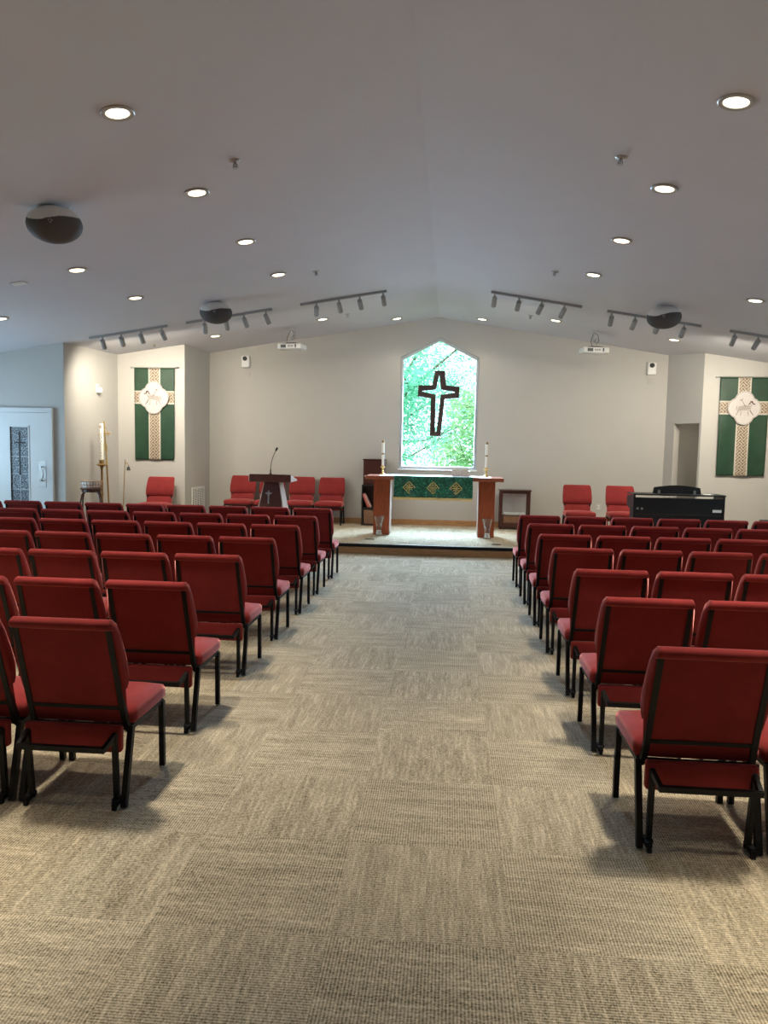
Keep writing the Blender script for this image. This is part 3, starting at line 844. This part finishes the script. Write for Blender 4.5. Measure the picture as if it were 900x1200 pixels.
for i in range(20):
    a = 2*PI*i/20
    MB().tube([(.136*math.cos(a), .136*math.sin(a), .006), (.163*math.cos(a), .163*math.sin(a), .105)], .006, 5).build('basket_stake', 'wicker_pale', t)

t = thing('paschal_candle', 'tall thick white candle with coloured marks on a brass floor stand', 'candle', (-5.70, 12.2, S))
MB().lathe([(0, 0), (.15, 0), (.15, .02), (.05, .05), (.022, .09), (.018, .55), (.026, .60), (.018, .64), (.017, 1.0), (.03, 1.05), (.085, 1.075), (.085, 1.083), (.04, 1.10), (.040, 1.16), (0, 1.16)], seg=20).build('stand', 'dark_brass', t, smooth=True)
MB().lathe([(0, 1.10), (.035, 1.10), (.035, 1.74), (.03, 1.75), (0, 1.75)], seg=20).build('candle_shaft', 'wax', t, smooth=True)
def marks(mb, items):
    for x, z, w_, h_ in items:
        # small painted shapes wrapped on the shaft front
        y_ = -math.sqrt(max(.0001, .0355**2-x*x))
        mb.box((x, y_-.0005, z), (w_, .002, h_))
mm = MB(); marks(mm, [(-.008, 1.60, .004, .012), (.012, 1.585, .004, .03), (-.004, 1.57, .022, .004), (.012, 1.53, .004, .05), (.0, 1.49, .018, .004), (.012, 1.46, .006, .025), (-.006, 1.43, .012, .008), (.006, 1.41, .008, .012), (-.012, 1.38, .006, .02), (.010, 1.355, .014, .004),
    (-.008, 1.32, .02, .004), (0, 1.30, .004, .02), (-.01, 1.27, .004, .03), (.01, 1.27, .004, .03), (0, 1.27, .012, .004), (-.010, 1.225, .004, .026), (.002, 1.225, .004, .026), (.012, 1.225, .004, .026), (0, 1.19, .024, .004)])
o = mm.build('candle_marks', 'grey_box', t); o['label'] = 'dark marks in a column'
ce = MB(); marks(ce, [(0, 1.70, .008, .06), (0, 1.70, .044, .008), (-.014, 1.716, .01, .01), (.014, 1.716, .01, .01), (-.014, 1.684, .01, .01), (.014, 1.684, .01, .01)])
o = ce.build('candle_cross', 'dark_brass', t); o['label'] = 'gold cross mark'
t = thing('processional_cross', 'slender gold processional cross on a dark pole in its floor stand', 'cross', (-5.73, 12.55, S))
MB().lathe([(0, 0), (.14, 0), (.14, .02), (.04, .05), (.03, .16), (0, .16)], seg=20).build('floor_stand', 'dark_brass', t, smooth=True)
MB().tube([(0, 0, .05), (-.025, 0, .6), (-.045, 0, 1.07)], .014, 10).build('pole', 'dark_brass', t, smooth=True)
m = MB().tube([(-.045, 0, 1.06), (-.052, 0, 1.20), (-.075, 0, 1.62), (-.085, 0, 1.78)], [.02, .012, .011, .010], 10)
m.tube([(-.165, 0, 1.585), (.01, 0, 1.60)], .011, 8)
for x_, z_ in ((-.165, 1.585), (.01, 1.60), (-.085, 1.78)): m.lathe([(0, -.018), (.015, -.008), (.018, 0), (.015, .008), (0, .018)], (x_, 0, z_), 10)
for s in (-1, 1):
    m.tube([(-.077+s*.055, 0, 1.545), (-.077+s*.055, 0, 1.635)], .008, 8)
    m.tube([(-.06+s*.03, 0, 1.30), (-.068+s*.022, 0, 1.40), (-.07, 0, 1.46)], .005, 6)
m.tube([(-.112, 0, 1.68), (-.048, 0, 1.69)], .006, 6)
m.build('cross_head', 'brass', t, smooth=True)
t = thing('candle_lighter', 'thin candle lighter pole with black bell snuffer, left of the lone chair', 'candle lighter', (-5.62, 12.85, S))
MB().lathe([(0, 0), (.10, 0), (.10, .015), (.02, .03), (.018, .14), (0, .14)], seg=16).build('floor_stand', 'black_metal', t, smooth=True)
MB().tube([(-.03, 0, .02), (0, 0, .5), (.03, 0, 1.08), (.035, 0, 1.16)], .0075, 8).build('pole', 'dark_brass', t, smooth=True)
MB().tube([(.033, 0, 1.06), (.045, 0, 1.10), (.075, 0, 1.105), (.092, 0, 1.07), (.092, 0, 1.03)], .005, 8).build('hook', 'dark_brass', t, smooth=True)
MB().lathe([(0, 1.045), (.010, 1.04), (.022, 1.01), (.033, .975), (.036, .97), (.030, .975), (0, 1.035)], (.092, 0, 0), 14).build('bell_snuffer', 'dark', t, smooth=True)

t = thing('wall_sensor', 'small white motion sensor high on the left alcove wall', 'sensor', (-5.93, 12.53, 2.46), math.radians(-86))
# local: x runs along the wall, y points out of the wall's back; built to face the alcove
MB().bb((-.045, .0, -.045), (.045, .012, .10)).build('back_plate', 'white_plastic', t, bevel=.003)
MB().lathe([(0, .05), (.035, .045), (.05, .01), (.045, -.035), (.02, -.05), (0, -.05)], (0, .045, -.01), 14).build('sensor_dome', 'white_plastic', t, smooth=True)
t.location = (-5.925, 12.53, 2.47)

t = thing('air_grille', 'white slatted air return grille low on the left return wall', 'vent', (-4.632, 13.83, .60), math.atan2(WY-LC[1], BX0-LC[0]))
m = MB()
for a, b in (((-.32, -.21), (-.29, .21)), ((.29, -.21), (.32, .21)), ((-.29, -.21), (.29, -.18)), ((-.29, .18), (.29, .21))): m.bb((a[0], -.018, a[1]), (b[0], -.001, b[1]))
m.build('frame', 'white_plastic', t, bevel=.002)
m = MB()
for i in range(14): m.box((0, -.009, -.165+.0255*i), (.58, .012, .010), Matrix.Rotation(.5, 3, 'X'))
for i in range(4): m.box((-.19+.125*i, -.012, 0), (.012, .012, .36))
m.build('slats', 'white_plastic', t)
MB().bb((-.29, -.003, -.18), (.29, -.0005, .18)).build('duct_backing', 'grey_box', t)

def wall_camera(x, z, label, lab2):
    t = thing('wall_camera', label, 'camera', (x, WY, z), group='white wall cameras')
    MB().bb((-.078, -.08, -.112), (.078, -.001, .112)).build('housing', 'white_plastic', t, bevel=.02, seg=3, smooth=True)
    l = MB().lathe([(0, 0), (.042, 0), (.042, .018), (.036, .024), (0, .022)], (-.005, -.08, .055), 18, Matrix.Rotation(PI/2, 3, 'X')).build('lens', 'dark', t, smooth=True)
    l['label'] = 'black round lens'
    p = thing('wall_plate', lab2, 'plate', (x+.02, WY, z-.215), group='wall plates under the cameras')
    MB().bb((-.06, -.008, -.055), (.06, -.0005, .055)).build('cover', 'wall', p, bevel=.003)
    MB().bb((-.018, -.012, -.03), (.018, -.008, .03)).build('rocker', 'wall', p, bevel=.002)
wall_camera(-3.905, 3.165, 'white box camera with black lens high at the left of the window wall', 'small blank wall plate under the left wall camera')
wall_camera(3.60, 3.115, 'white box camera with black lens high at the right of the window wall', 'small blank wall plate under the right wall camera')
t = thing('wall_outlet', 'cream wall outlet low between the two right platform chairs', 'outlet', (2.765, WY, .575))
MB().bb((-.05, -.008, -.06), (.05, -.0005, .06)).build('cover_plate', 'white_metal', t, bevel=.003)
for z_ in (-.024, .024): MB().bb((-.018, -.011, z_-.015), (.018, -.008, z_+.015)).build('socket', 'white_plastic', t, bevel=.002)
t = thing('equipment_case', 'dark grey case standing past the right rows at the frame edge', 'case', (4.52, 10.9, 0))
MB().bb((-.19, -.2, 0), (.19, .2, .66)).build('body', 'grey_box', t, bevel=.02, seg=2)
MB().bb((-.195, -.205, .665), (.195, .205, .70)).build('lid', 'grey_box', t, bevel=.012, seg=2)
MB().tube([(-.07, -.2, .5), (-.07, -.235, .5), (.07, -.235, .5), (.07, -.2, .5)], .008, 6).build('handle', 'dark', t)

# ------------------------------------------------------------------ ceiling fittings
TH = math.atan(SL)
def slope_rot(x): return -TH if x < RX else TH
GD = 'recessed downlights in the ceiling'
def spot(name, loc_, d, energy, size, blend, col, parent=None, rad=.05):
    l = bpy.data.lights.new(name, 'SPOT'); l.energy = energy; l.spot_size = size; l.spot_blend = blend; l.color = col; l.shadow_soft_size = rad
    o = bpy.data.objects.new(name, l); C.objects.link(o); o.location = loc_
    o.rotation_euler = Vector(d).to_track_quat('-Z', 'Y').to_euler()
    if parent: o.parent = parent
    return o
WARM = (1, .90, .74)
E_DOWN, E_TRACK = 280, 12
FALL = {1.85: .5, 3.4: 1.45, 4.95: 1.0, 6.5: .72, 8.05: .46, 9.58: .36, 12.9: .36}
dl = thing('recessed_downlight', 'x', 'ceiling light')
MB().lathe([(.074, .004), (.105, .004), (.108, -.002), (.100, -.008), (.078, -.006), (.072, .004)], seg=28).build('trim_ring', 'trim_white', dl, smooth=True)
MB().lathe([(0, -.003), (.072, -.003), (.072, .001), (0, .001)], seg=28).build('lit_lens', 'lens', dl)
first = [True]
def downlight(x, y, label):
    o = dl if first[0] else copy_tree(dl); first[0] = False
    o.location = (x, y, cz(x)-.005); o.rotation_euler = (0, slope_rot(x), 0); tag(o, label, 'ceiling light', GD)
for x, side_, col in ((-2.18, 'left', 'inner'), (1.65, 'right', 'inner'), (-4.01, 'left', 'outer'), (3.54, 'right', 'outer')):
    ys = [4.95, 6.5, 8.05, 9.58, 12.9] if col == 'inner' else [8.05, 9.58, 12.9]
    for i, y in enumerate(ys):
        if col == 'outer' and side_ == 'right' and y < 9: continue
        if y > 12: lab = 'round downlight in the %s column of the %s ceiling slope, beyond the track lights' % (col, side_)
        elif y < 5: lab = 'large nearest round downlight in the %s column of the %s ceiling slope' % (col, side_)
        elif col == 'inner': lab = 'round downlight, %s from the camera in the inner column of the %s slope' % (ORD[i], side_)
        else: lab = 'round downlight %s in the outer column of the %s ceiling slope' % ('beyond the near speaker' if y < 9 else 'level with the far speaker', side_)
        downlight(x, y, lab)
downlight(-1.01, 13.92, 'downlight nearest the window wall on the left of the ridge')
downlight(.50, 13.92, 'downlight nearest the window wall on the right of the ridge')
downlight(-5.77, 9.52, 'downlight at the left edge of the picture, cut by the frame')
for x in (-2.18, 1.65):
    for y in (3.4, 4.95, 6.5, 8.05, 9.58, 12.9): spot('downlight_lamp', (x, y, cz(x)-.03), (0, 0, -1), E_DOWN*FALL[y], math.radians(84 if y < 4 else 74), 1, WARM, rad=.15)  # the nearest pair is unseen, added without fixtures
for x in (-2.18, 1.65):
    spot('downlight_lamp', (x, 1.85, cz(x)-.03), (0, 0, -1), E_DOWN*1.1, math.radians(50), 1, WARM, rad=.15)  # unseen lamps added to brighten the carpet near the camera
for x in (-4.01, 3.54):
    for y in (3.4, 4.95, 6.5, 8.05, 9.58, 12.9): spot('downlight_lamp', (x, y, cz(x)-.03), (0, 0, -1), E_DOWN*FALL[y]*.85, math.radians(76), 1, WARM, rad=.15)  # those out of view are added lamps without fixtures
for x in (-1.01, .5): spot('downlight_lamp', (x, 13.92, cz(x)-.03), (0, 0, -1), E_DOWN*.10, math.radians(125), .8, WARM, rad=.15)

def sprinkler(x, y, label):
    t = thing('fire_sprinkler', label, 'sprinkler', (x, y, cz(x)), group='fire sprinklers in the ceiling'); t.rotation_euler = (0, slope_rot(x), 0)
    MB().lathe([(0, .004), (.042, .004), (.045, -.002), (.03, -.010), (0, -.012)], seg=18).build('escutcheon', 'trim_white', t, smooth=True)
    m = MB().lathe([(0, -.010), (.012, -.012), (.012, -.03), (.006, -.032), (.006, -.05), (.024, -.052), (.024, -.055), (0, -.055)], seg=12)
    m.build('sprinkler_head', 'steel', t, smooth=True)
    f = MB()
    for s in (-1, 1): f.tube([(s*.011, 0, -.024), (s*.017, 0, -.038), (s*.006, 0, -.052)], .0025, 5)
    f.build('sprinkler_arms', 'dark', t)
for x, y, l in ((-1.715, 6.0, 'fire sprinkler before the second inner downlight, left slope'), (-1.735, 9.72, 'fire sprinkler beside the fourth inner downlight, left slope'), (1.205, 6.02, 'fire sprinkler before the second inner downlight, right slope'),
                (1.215, 9.74, 'fire sprinkler beside the fourth inner downlight, right slope'), (-1.75, 12.8, 'fire sprinkler beyond the track left of the ridge'), (1.24, 12.84, 'fire sprinkler beyond the track right of the ridge'), (-5.03, 12.78, 'fire sprinkler above the left alcove')):
    sprinkler(x, y, l)
t = thing('ceiling_plate', 'small flat white plate on the far left ceiling', 'plate', (-4.73, 8.17, cz(-4.73))); t.rotation_euler = (0, -TH, 0)
MB().bb((-.075, -.055, -.012), (.075, .055, -.0005)).build('cover', 'white_plastic', t, bevel=.003)
MB().bb((-.03, -.02, -.016), (.03, .02, -.012)).build('inset', 'white_plastic', t, bevel=.001)

# track lights
TY = 11.45
TR = [(-5.52, -4.30, (.17, .41, .66, .93), 'leftmost track of four white spotlights, above the left alcove'), (-4.01, -2.70, (.22, .47, .68, .93), 'track of four white spotlights behind the far left speaker'), (-2.27, -.99, (.19, .45, .69, .96), 'track of four white spotlights just left of the ceiling ridge'),
      (.53, 1.83, (.04, .31, .56, .81), 'track of four white spotlights just right of the ceiling ridge'), (2.19, 3.51, (.05, .30, .55, .82), 'track of four white spotlights behind the far right speaker'), (3.91, 5.21, (.05, .30, .55, .80), 'rightmost track of spotlights, cut by the picture edge')]
for ti, (x0, x1, ts, lab) in enumerate(TR):
    t = thing('track_light', lab, 'track light', ((x0+x1)/2, TY, cz((x0+x1)/2)), group='track lights across the ceiling')
    sl = 1 if x0 < RX else -1
    L = (x1-x0)/2
    MB().tube([(-L, 0, -sl*SL*L-.018), (L, 0, sl*SL*L-.018)], 0, rect=(.017, .017)).build('track', 'track_paint', t)
    for hi, tt in enumerate(ts):
        hx = -L+2*L*tt; hz = sl*SL*hx-.035
        lean = {2: (-.25, .18, .2, .12), 3: (-.1, -.22, -.55, -.5)}.get(ti, (-.3, -.22, -.08, .1) if ti == 0 else (-.35, -.15, .15, .3) if ti == 1 else (.05, .1, .15, .3) if ti < 3 else (-.02, -.25, -.2, -.1))[hi]
        d = Vector((lean*.8, 1.2, -1)).normalized()
        st = MB().tube([(hx, 0, hz), (hx, 0, hz-.05)], .014, 8).box((hx, 0, hz-.052), (.05, .03, .016)).build('stem', 'track_paint', t)
        rt = d.to_track_quat('-Z', 'Y').to_matrix()
        hd = MB().lathe([(0, .015), (.030, .015), (.036, .005), (.036, -.145), (.031, -.145), (.029, -.12), (0, -.12)], (hx, 0, hz-.06), 18, rt).build('lamp_head', 'track_paint', t, smooth=True)
        MB().lathe([(0, -.117), (.028, -.117), (.028, -.1195), (0, -.1195)], (hx, 0, hz-.06), 14, rt).build('lamp_lens', 'spot_lens', hd)
        wp = Vector(t.location) + Vector((hx, 0, hz-.06)) + d*.16
        spot('track_lamp', wp, d, E_TRACK*(6 if ti in (0, 5) else 1), math.radians(140), 1, WARM, rad=.03)

spot('passage_lamp', (4.4, 14.4, 2.5), (0, 0, -1), 14, math.radians(150), 1, WARM, rad=.08)  # unseen lamp added to brighten the passage interior
# egg-shaped ceiling loudspeakers
def speaker(x, y, z, label, rz):
    t = thing('ceiling_speaker', label, 'loudspeaker', (x, y, z), rz, 'egg-shaped ceiling loudspeakers')
    R = (.222, .165, .152)
    tilt = Matrix.Rotation(math.radians(20), 3, 'X')
    m = MB(); rings = []; NS, NR = 96, 64
    for i in range(NR+1):
        a = PI*i/NR
        rings.append([tilt @ Vector((R[0]*math.sin(a)*math.cos(2*PI*j/NS), -R[1]*math.cos(a), R[2]*math.sin(a)*math.sin(2*PI*j/NS))) for j in range(NS)])
    m.loft(rings, cap=False)
    # grille covers the front below a swooping line; the rest is the housing shell
    def is_grille(p):
        q = tilt.transposed() @ p
        return q.y < .02 and q.z < .066 + .022*math.sin((q.x+.03)*13)
    g = MB(); h = MB()
    for f_ in m.f:
        c = sum((Vector(m.v[i]) for i in f_), Vector())/len(f_)
        (g if is_grille(c) else h).add([m.v[i] for i in f_], [tuple(range(len(f_)))])
    for src, nm, mt in ((h, 'housing', 'white_plastic'), (g, 'grille', 'grille')):
        o = src.build(nm, mt, t)
        bm = bmesh.new(); bm.from_mesh(o.data); bmesh.ops.remove_doubles(bm, verts=bm.verts, dist=.0005)
        if nm == 'grille':
            for v in bm.verts: v.co *= .99
        bmesh.ops.recalc_face_normals(bm, faces=bm.faces); bm.to_mesh(o.data); bm.free()
        for p in o.data.polygons: p.use_smooth = True
    top = cz(x) - z
    hgt = top + .02*0
    MB().loft([[(-.11, -.05, .10), (.11, -.05, .10), (.11, .09, .10), (-.11, .09, .10)], [(-.13, -.06, top-.002-SL*.13*1), (.13, -.06, top-.002-SL*.13), (.13, .10, top-.002-SL*.13), (-.13, .10, top-.002-SL*.13)]]).build('mount_bracket', 'white_plastic', t, bevel=.008)
    MB().prism([(-.02, .012), (.02, .012), (0, -.018)], -.003, .003, 'y').build('badge', 'white_metal', t, loc=tuple(tilt @ Vector((-.01, -.160, .045))))
    MB().prism([(-.012, .008), (.012, .008), (0, -.010)], -.002, .002, 'y').build('badge_inset', 'dark', t, loc=tuple(tilt @ Vector((-.01, -.1645, .045))))
speaker(-3.30, 6.25, 3.385, 'egg-shaped white loudspeaker near the camera on the left ceiling', math.radians(20))
speaker(-3.255, 10.5, 3.40, 'egg-shaped loudspeaker far down the left ceiling before a track light', math.radians(12))
speaker(2.765, 10.6, 3.385, 'egg-shaped loudspeaker far down the right ceiling before a track light', math.radians(-12))

def projector(x, y, z, label, rz):
    t = thing('ceiling_projector', label, 'projector', (x, y, z), rz, 'white ceiling projectors')
    MB().bb((-.215, -.15, -.05), (.215, .15, .04)).build('body', 'white_plastic', t, bevel=.015, seg=3, smooth=True)
    m = MB().bb((-.155, -.152, -.032), (-.06, -.1495, .02)); 
    for i in range(5): m.bb((-.03+.022*i, -.152, -.02), (-.02+.022*i, -.1495, .012))
    m.bb((.10, -.152, -.03), (.125, -.1495, .025))
    m.build('port_panel', 'grey_box', t)
    MB().lathe([(0, 0), (.045, 0), (.045, .025), (.036, .025), (.034, .01), (0, .01)], (.08, .15, -.005), 18, Matrix.Rotation(-PI/2, 3, 'X')).build('lens', 'dark', t, smooth=True)
    MB().loft([[(-.17, -.10, .041), (.17, -.10, .041), (.17, .10, .041), (-.17, .10, .041)], [(-.06, -.06, .066), (.06, -.06, .066), (.06, .06, .066), (-.06, .06, .066)]]).build('mount_plate', 'dark', t)
    top = cz(x)-z
    m = MB().tube([(0, 0, .06), (0, 0, top-.01)], .018, 10).lathe([(0, 0), (.055, 0), (.055, .012), (0, .012)], (0, 0, top-.026), 16)
    m.build('mount_pole', 'white_metal', t, smooth=True)
    m = MB().tube([(-.06, -.10, .05), (-.075, -.06, .12), (-.055, -.03, .20), (-.015, -.03, top-.03), (.05, -.03, top-.07), (.06, -.04, .15), (.02, -.06, .10), (.0, -.02, .15), (.03, 0, .2)], .0055, 6)
    m.build('cable', 'grey_box', t, smooth=True)
projector(-2.775, 13.3, 3.305, 'white projector hanging from the left ceiling before the window wall', math.radians(-8))
projector(2.352, 13.3, 3.285, 'white projector hanging from the right ceiling before the window wall', math.radians(8))

# ------------------------------------------------------------------ outside the window
struct(MB().bb((-40, 15.3, -.5), (40, 80, -.4)).build('ground', 'lawn'))
def tree(x, y, h, blobs, n, mt, label, cat='tree', size=(.035, .085)):
    t = thing('leafy_tree', label, cat, (x, y, -.4), group='trees outside the window')
    tr = MB(); rnd = random.Random(int(x*100+y*10))
    tr.tube([(0, 0, 0), (.05, 0, h*.25), (-.05, .05, h*.5), (.1, 0, h*.9)], [.16, .13, .10, .03], 8)
    for (bx, by, bz, br) in blobs:
        mid = Vector((bx*.5+rnd.uniform(-.2, .2), by*.5, bz*.75))
        tr.tube([(0, 0, h*.3), mid, (bx, by, bz), (bx+rnd.uniform(-.4, .4), by, bz+br*.5)], [.07, .045, .025, .01], 6)
        for q in range(4):
            a = rnd.uniform(0, 2*PI); e = Vector((math.cos(a), math.sin(a)*.6, rnd.uniform(-.3, .6)))*br*.8
            b0 = Vector((bx, by, bz)); tr.tube([b0, b0+e*.5+Vector((0, 0, .08)), b0+e], [.018, .012, .005], 5)
    tr.build('trunk', 'bark', t, smooth=True)
    lf = MB(); tot = sum(b[3]**2 for b in blobs)
    for (bx, by, bz, br) in blobs:
        for i in range(int(n*br**2/tot)):
            d = Vector((rnd.gauss(0, 1), rnd.gauss(0, 1), rnd.gauss(0, 1))).normalized()*br*(rnd.random()**.5)
            p = Vector((bx, by, bz)) + Vector((d.x, d.y, d.z*.85))
            s_ = rnd.uniform(*size)
            ax = Vector((rnd.gauss(0, 1), rnd.gauss(0, 1), rnd.gauss(0, .6))).normalized()
            bx_ = ax.cross(Vector((rnd.gauss(0, 1), rnd.gauss(0, 1), rnd.gauss(0, 1)))).normalized()
            nn = ax.cross(bx_)*.15*s_
            lf.add([p-ax*s_, p+bx_*s_*.42+nn, p+ax*s_, p-bx_*s_*.42+nn], [(0, 1, 2), (0, 2, 3)])
    lf.build('crown', mt, t)
tree(-2.6, 21.0, 6, [(.9, 0, 2.6, 1.0), (.2, .5, 4.2, 1.2), (1.2, .3, 5.4, 1.0), (1.5, -.2, 3.6, .9), (.8, -.5, 1.6, .9)], 9000, 'leaf_a', 'blue-green leafy tree at the left outside the window')
tree(1.7, 20.2, 5, [(-.9, 0, 2.9, .95), (-1.3, .3, 1.7, .9), (0, .3, 4.0, 1.1), (-.6, -.2, 4.9, .8), (-.1, -.3, 2.0, .9)], 8500, 'leaf_b', 'yellow-green leafy tree at the right outside the window')
tree(-2.7, 25.5, 7, [(2.2, 0, 2.2, 1.3), (2.7, .4, 4.0, 1.3), (1.6, .3, 5.2, 1.2), (3.4, -.2, 5.7, 1.1), (3.6, .2, 3.0, 1.2), (1.1, .1, 3.4, 1.2), (2.4, .6, 6.4, 1.0)], 14000, 'leaf_c', 'pale green leafy tree farther off, filling the middle of the window')

# ------------------------------------------------------------------ daylight, with lamps added outside the windows
w = bpy.data.worlds.new('sky'); sc.world = w; w.use_nodes = True
bg = w.node_tree.nodes['Background']
bg.inputs[0].default_value = (.80, .93, 1.0, 1); bg.inputs[1].default_value = 3.6
sun = bpy.data.lights.new('sun', 'SUN'); sun.energy = 7.5; sun.angle = .02; sun.color = (1, .97, .9)
so = bpy.data.objects.new('sun', sun); C.objects.link(so)
so.rotation_euler = Vector((-.15, .55, -.82)).to_track_quat('-Z', 'Y').to_euler()
def added_area_lamp(name, loc_, d, sx, sy, energy, col=(.45, .73, 1), spread=PI):  # unseen area lamp added outside a window to strengthen daylight
    l = bpy.data.lights.new(name, 'AREA'); l.shape = 'RECTANGLE'; l.size = sx; l.size_y = sy; l.energy = energy; l.color = col; l.spread = spread
    o = bpy.data.objects.new(name, l); C.objects.link(o); o.location = loc_
    o.rotation_euler = Vector(d).to_track_quat('-Z', 'Z').to_euler()
for (a, b), e in zip(LW, (30, 120)): added_area_lamp('window_daylight', (XL-.2, (a+b)/2, 1.5), (1, 0, 0), 1.9, 1.4, e)
for (a, b), e in zip(RW, (25, 25)): added_area_lamp('window_daylight', (XR+.2, (a+b)/2, 1.5), (-1, 0, 0), 1.9, 1.4, e)
added_area_lamp('window_daylight', (wx, WY+.38, 2.4), (0, -1, -.55), 1.4, 2.2, 300, (.55, .72, 1), 1.7)  # added lamp just outside the altar window
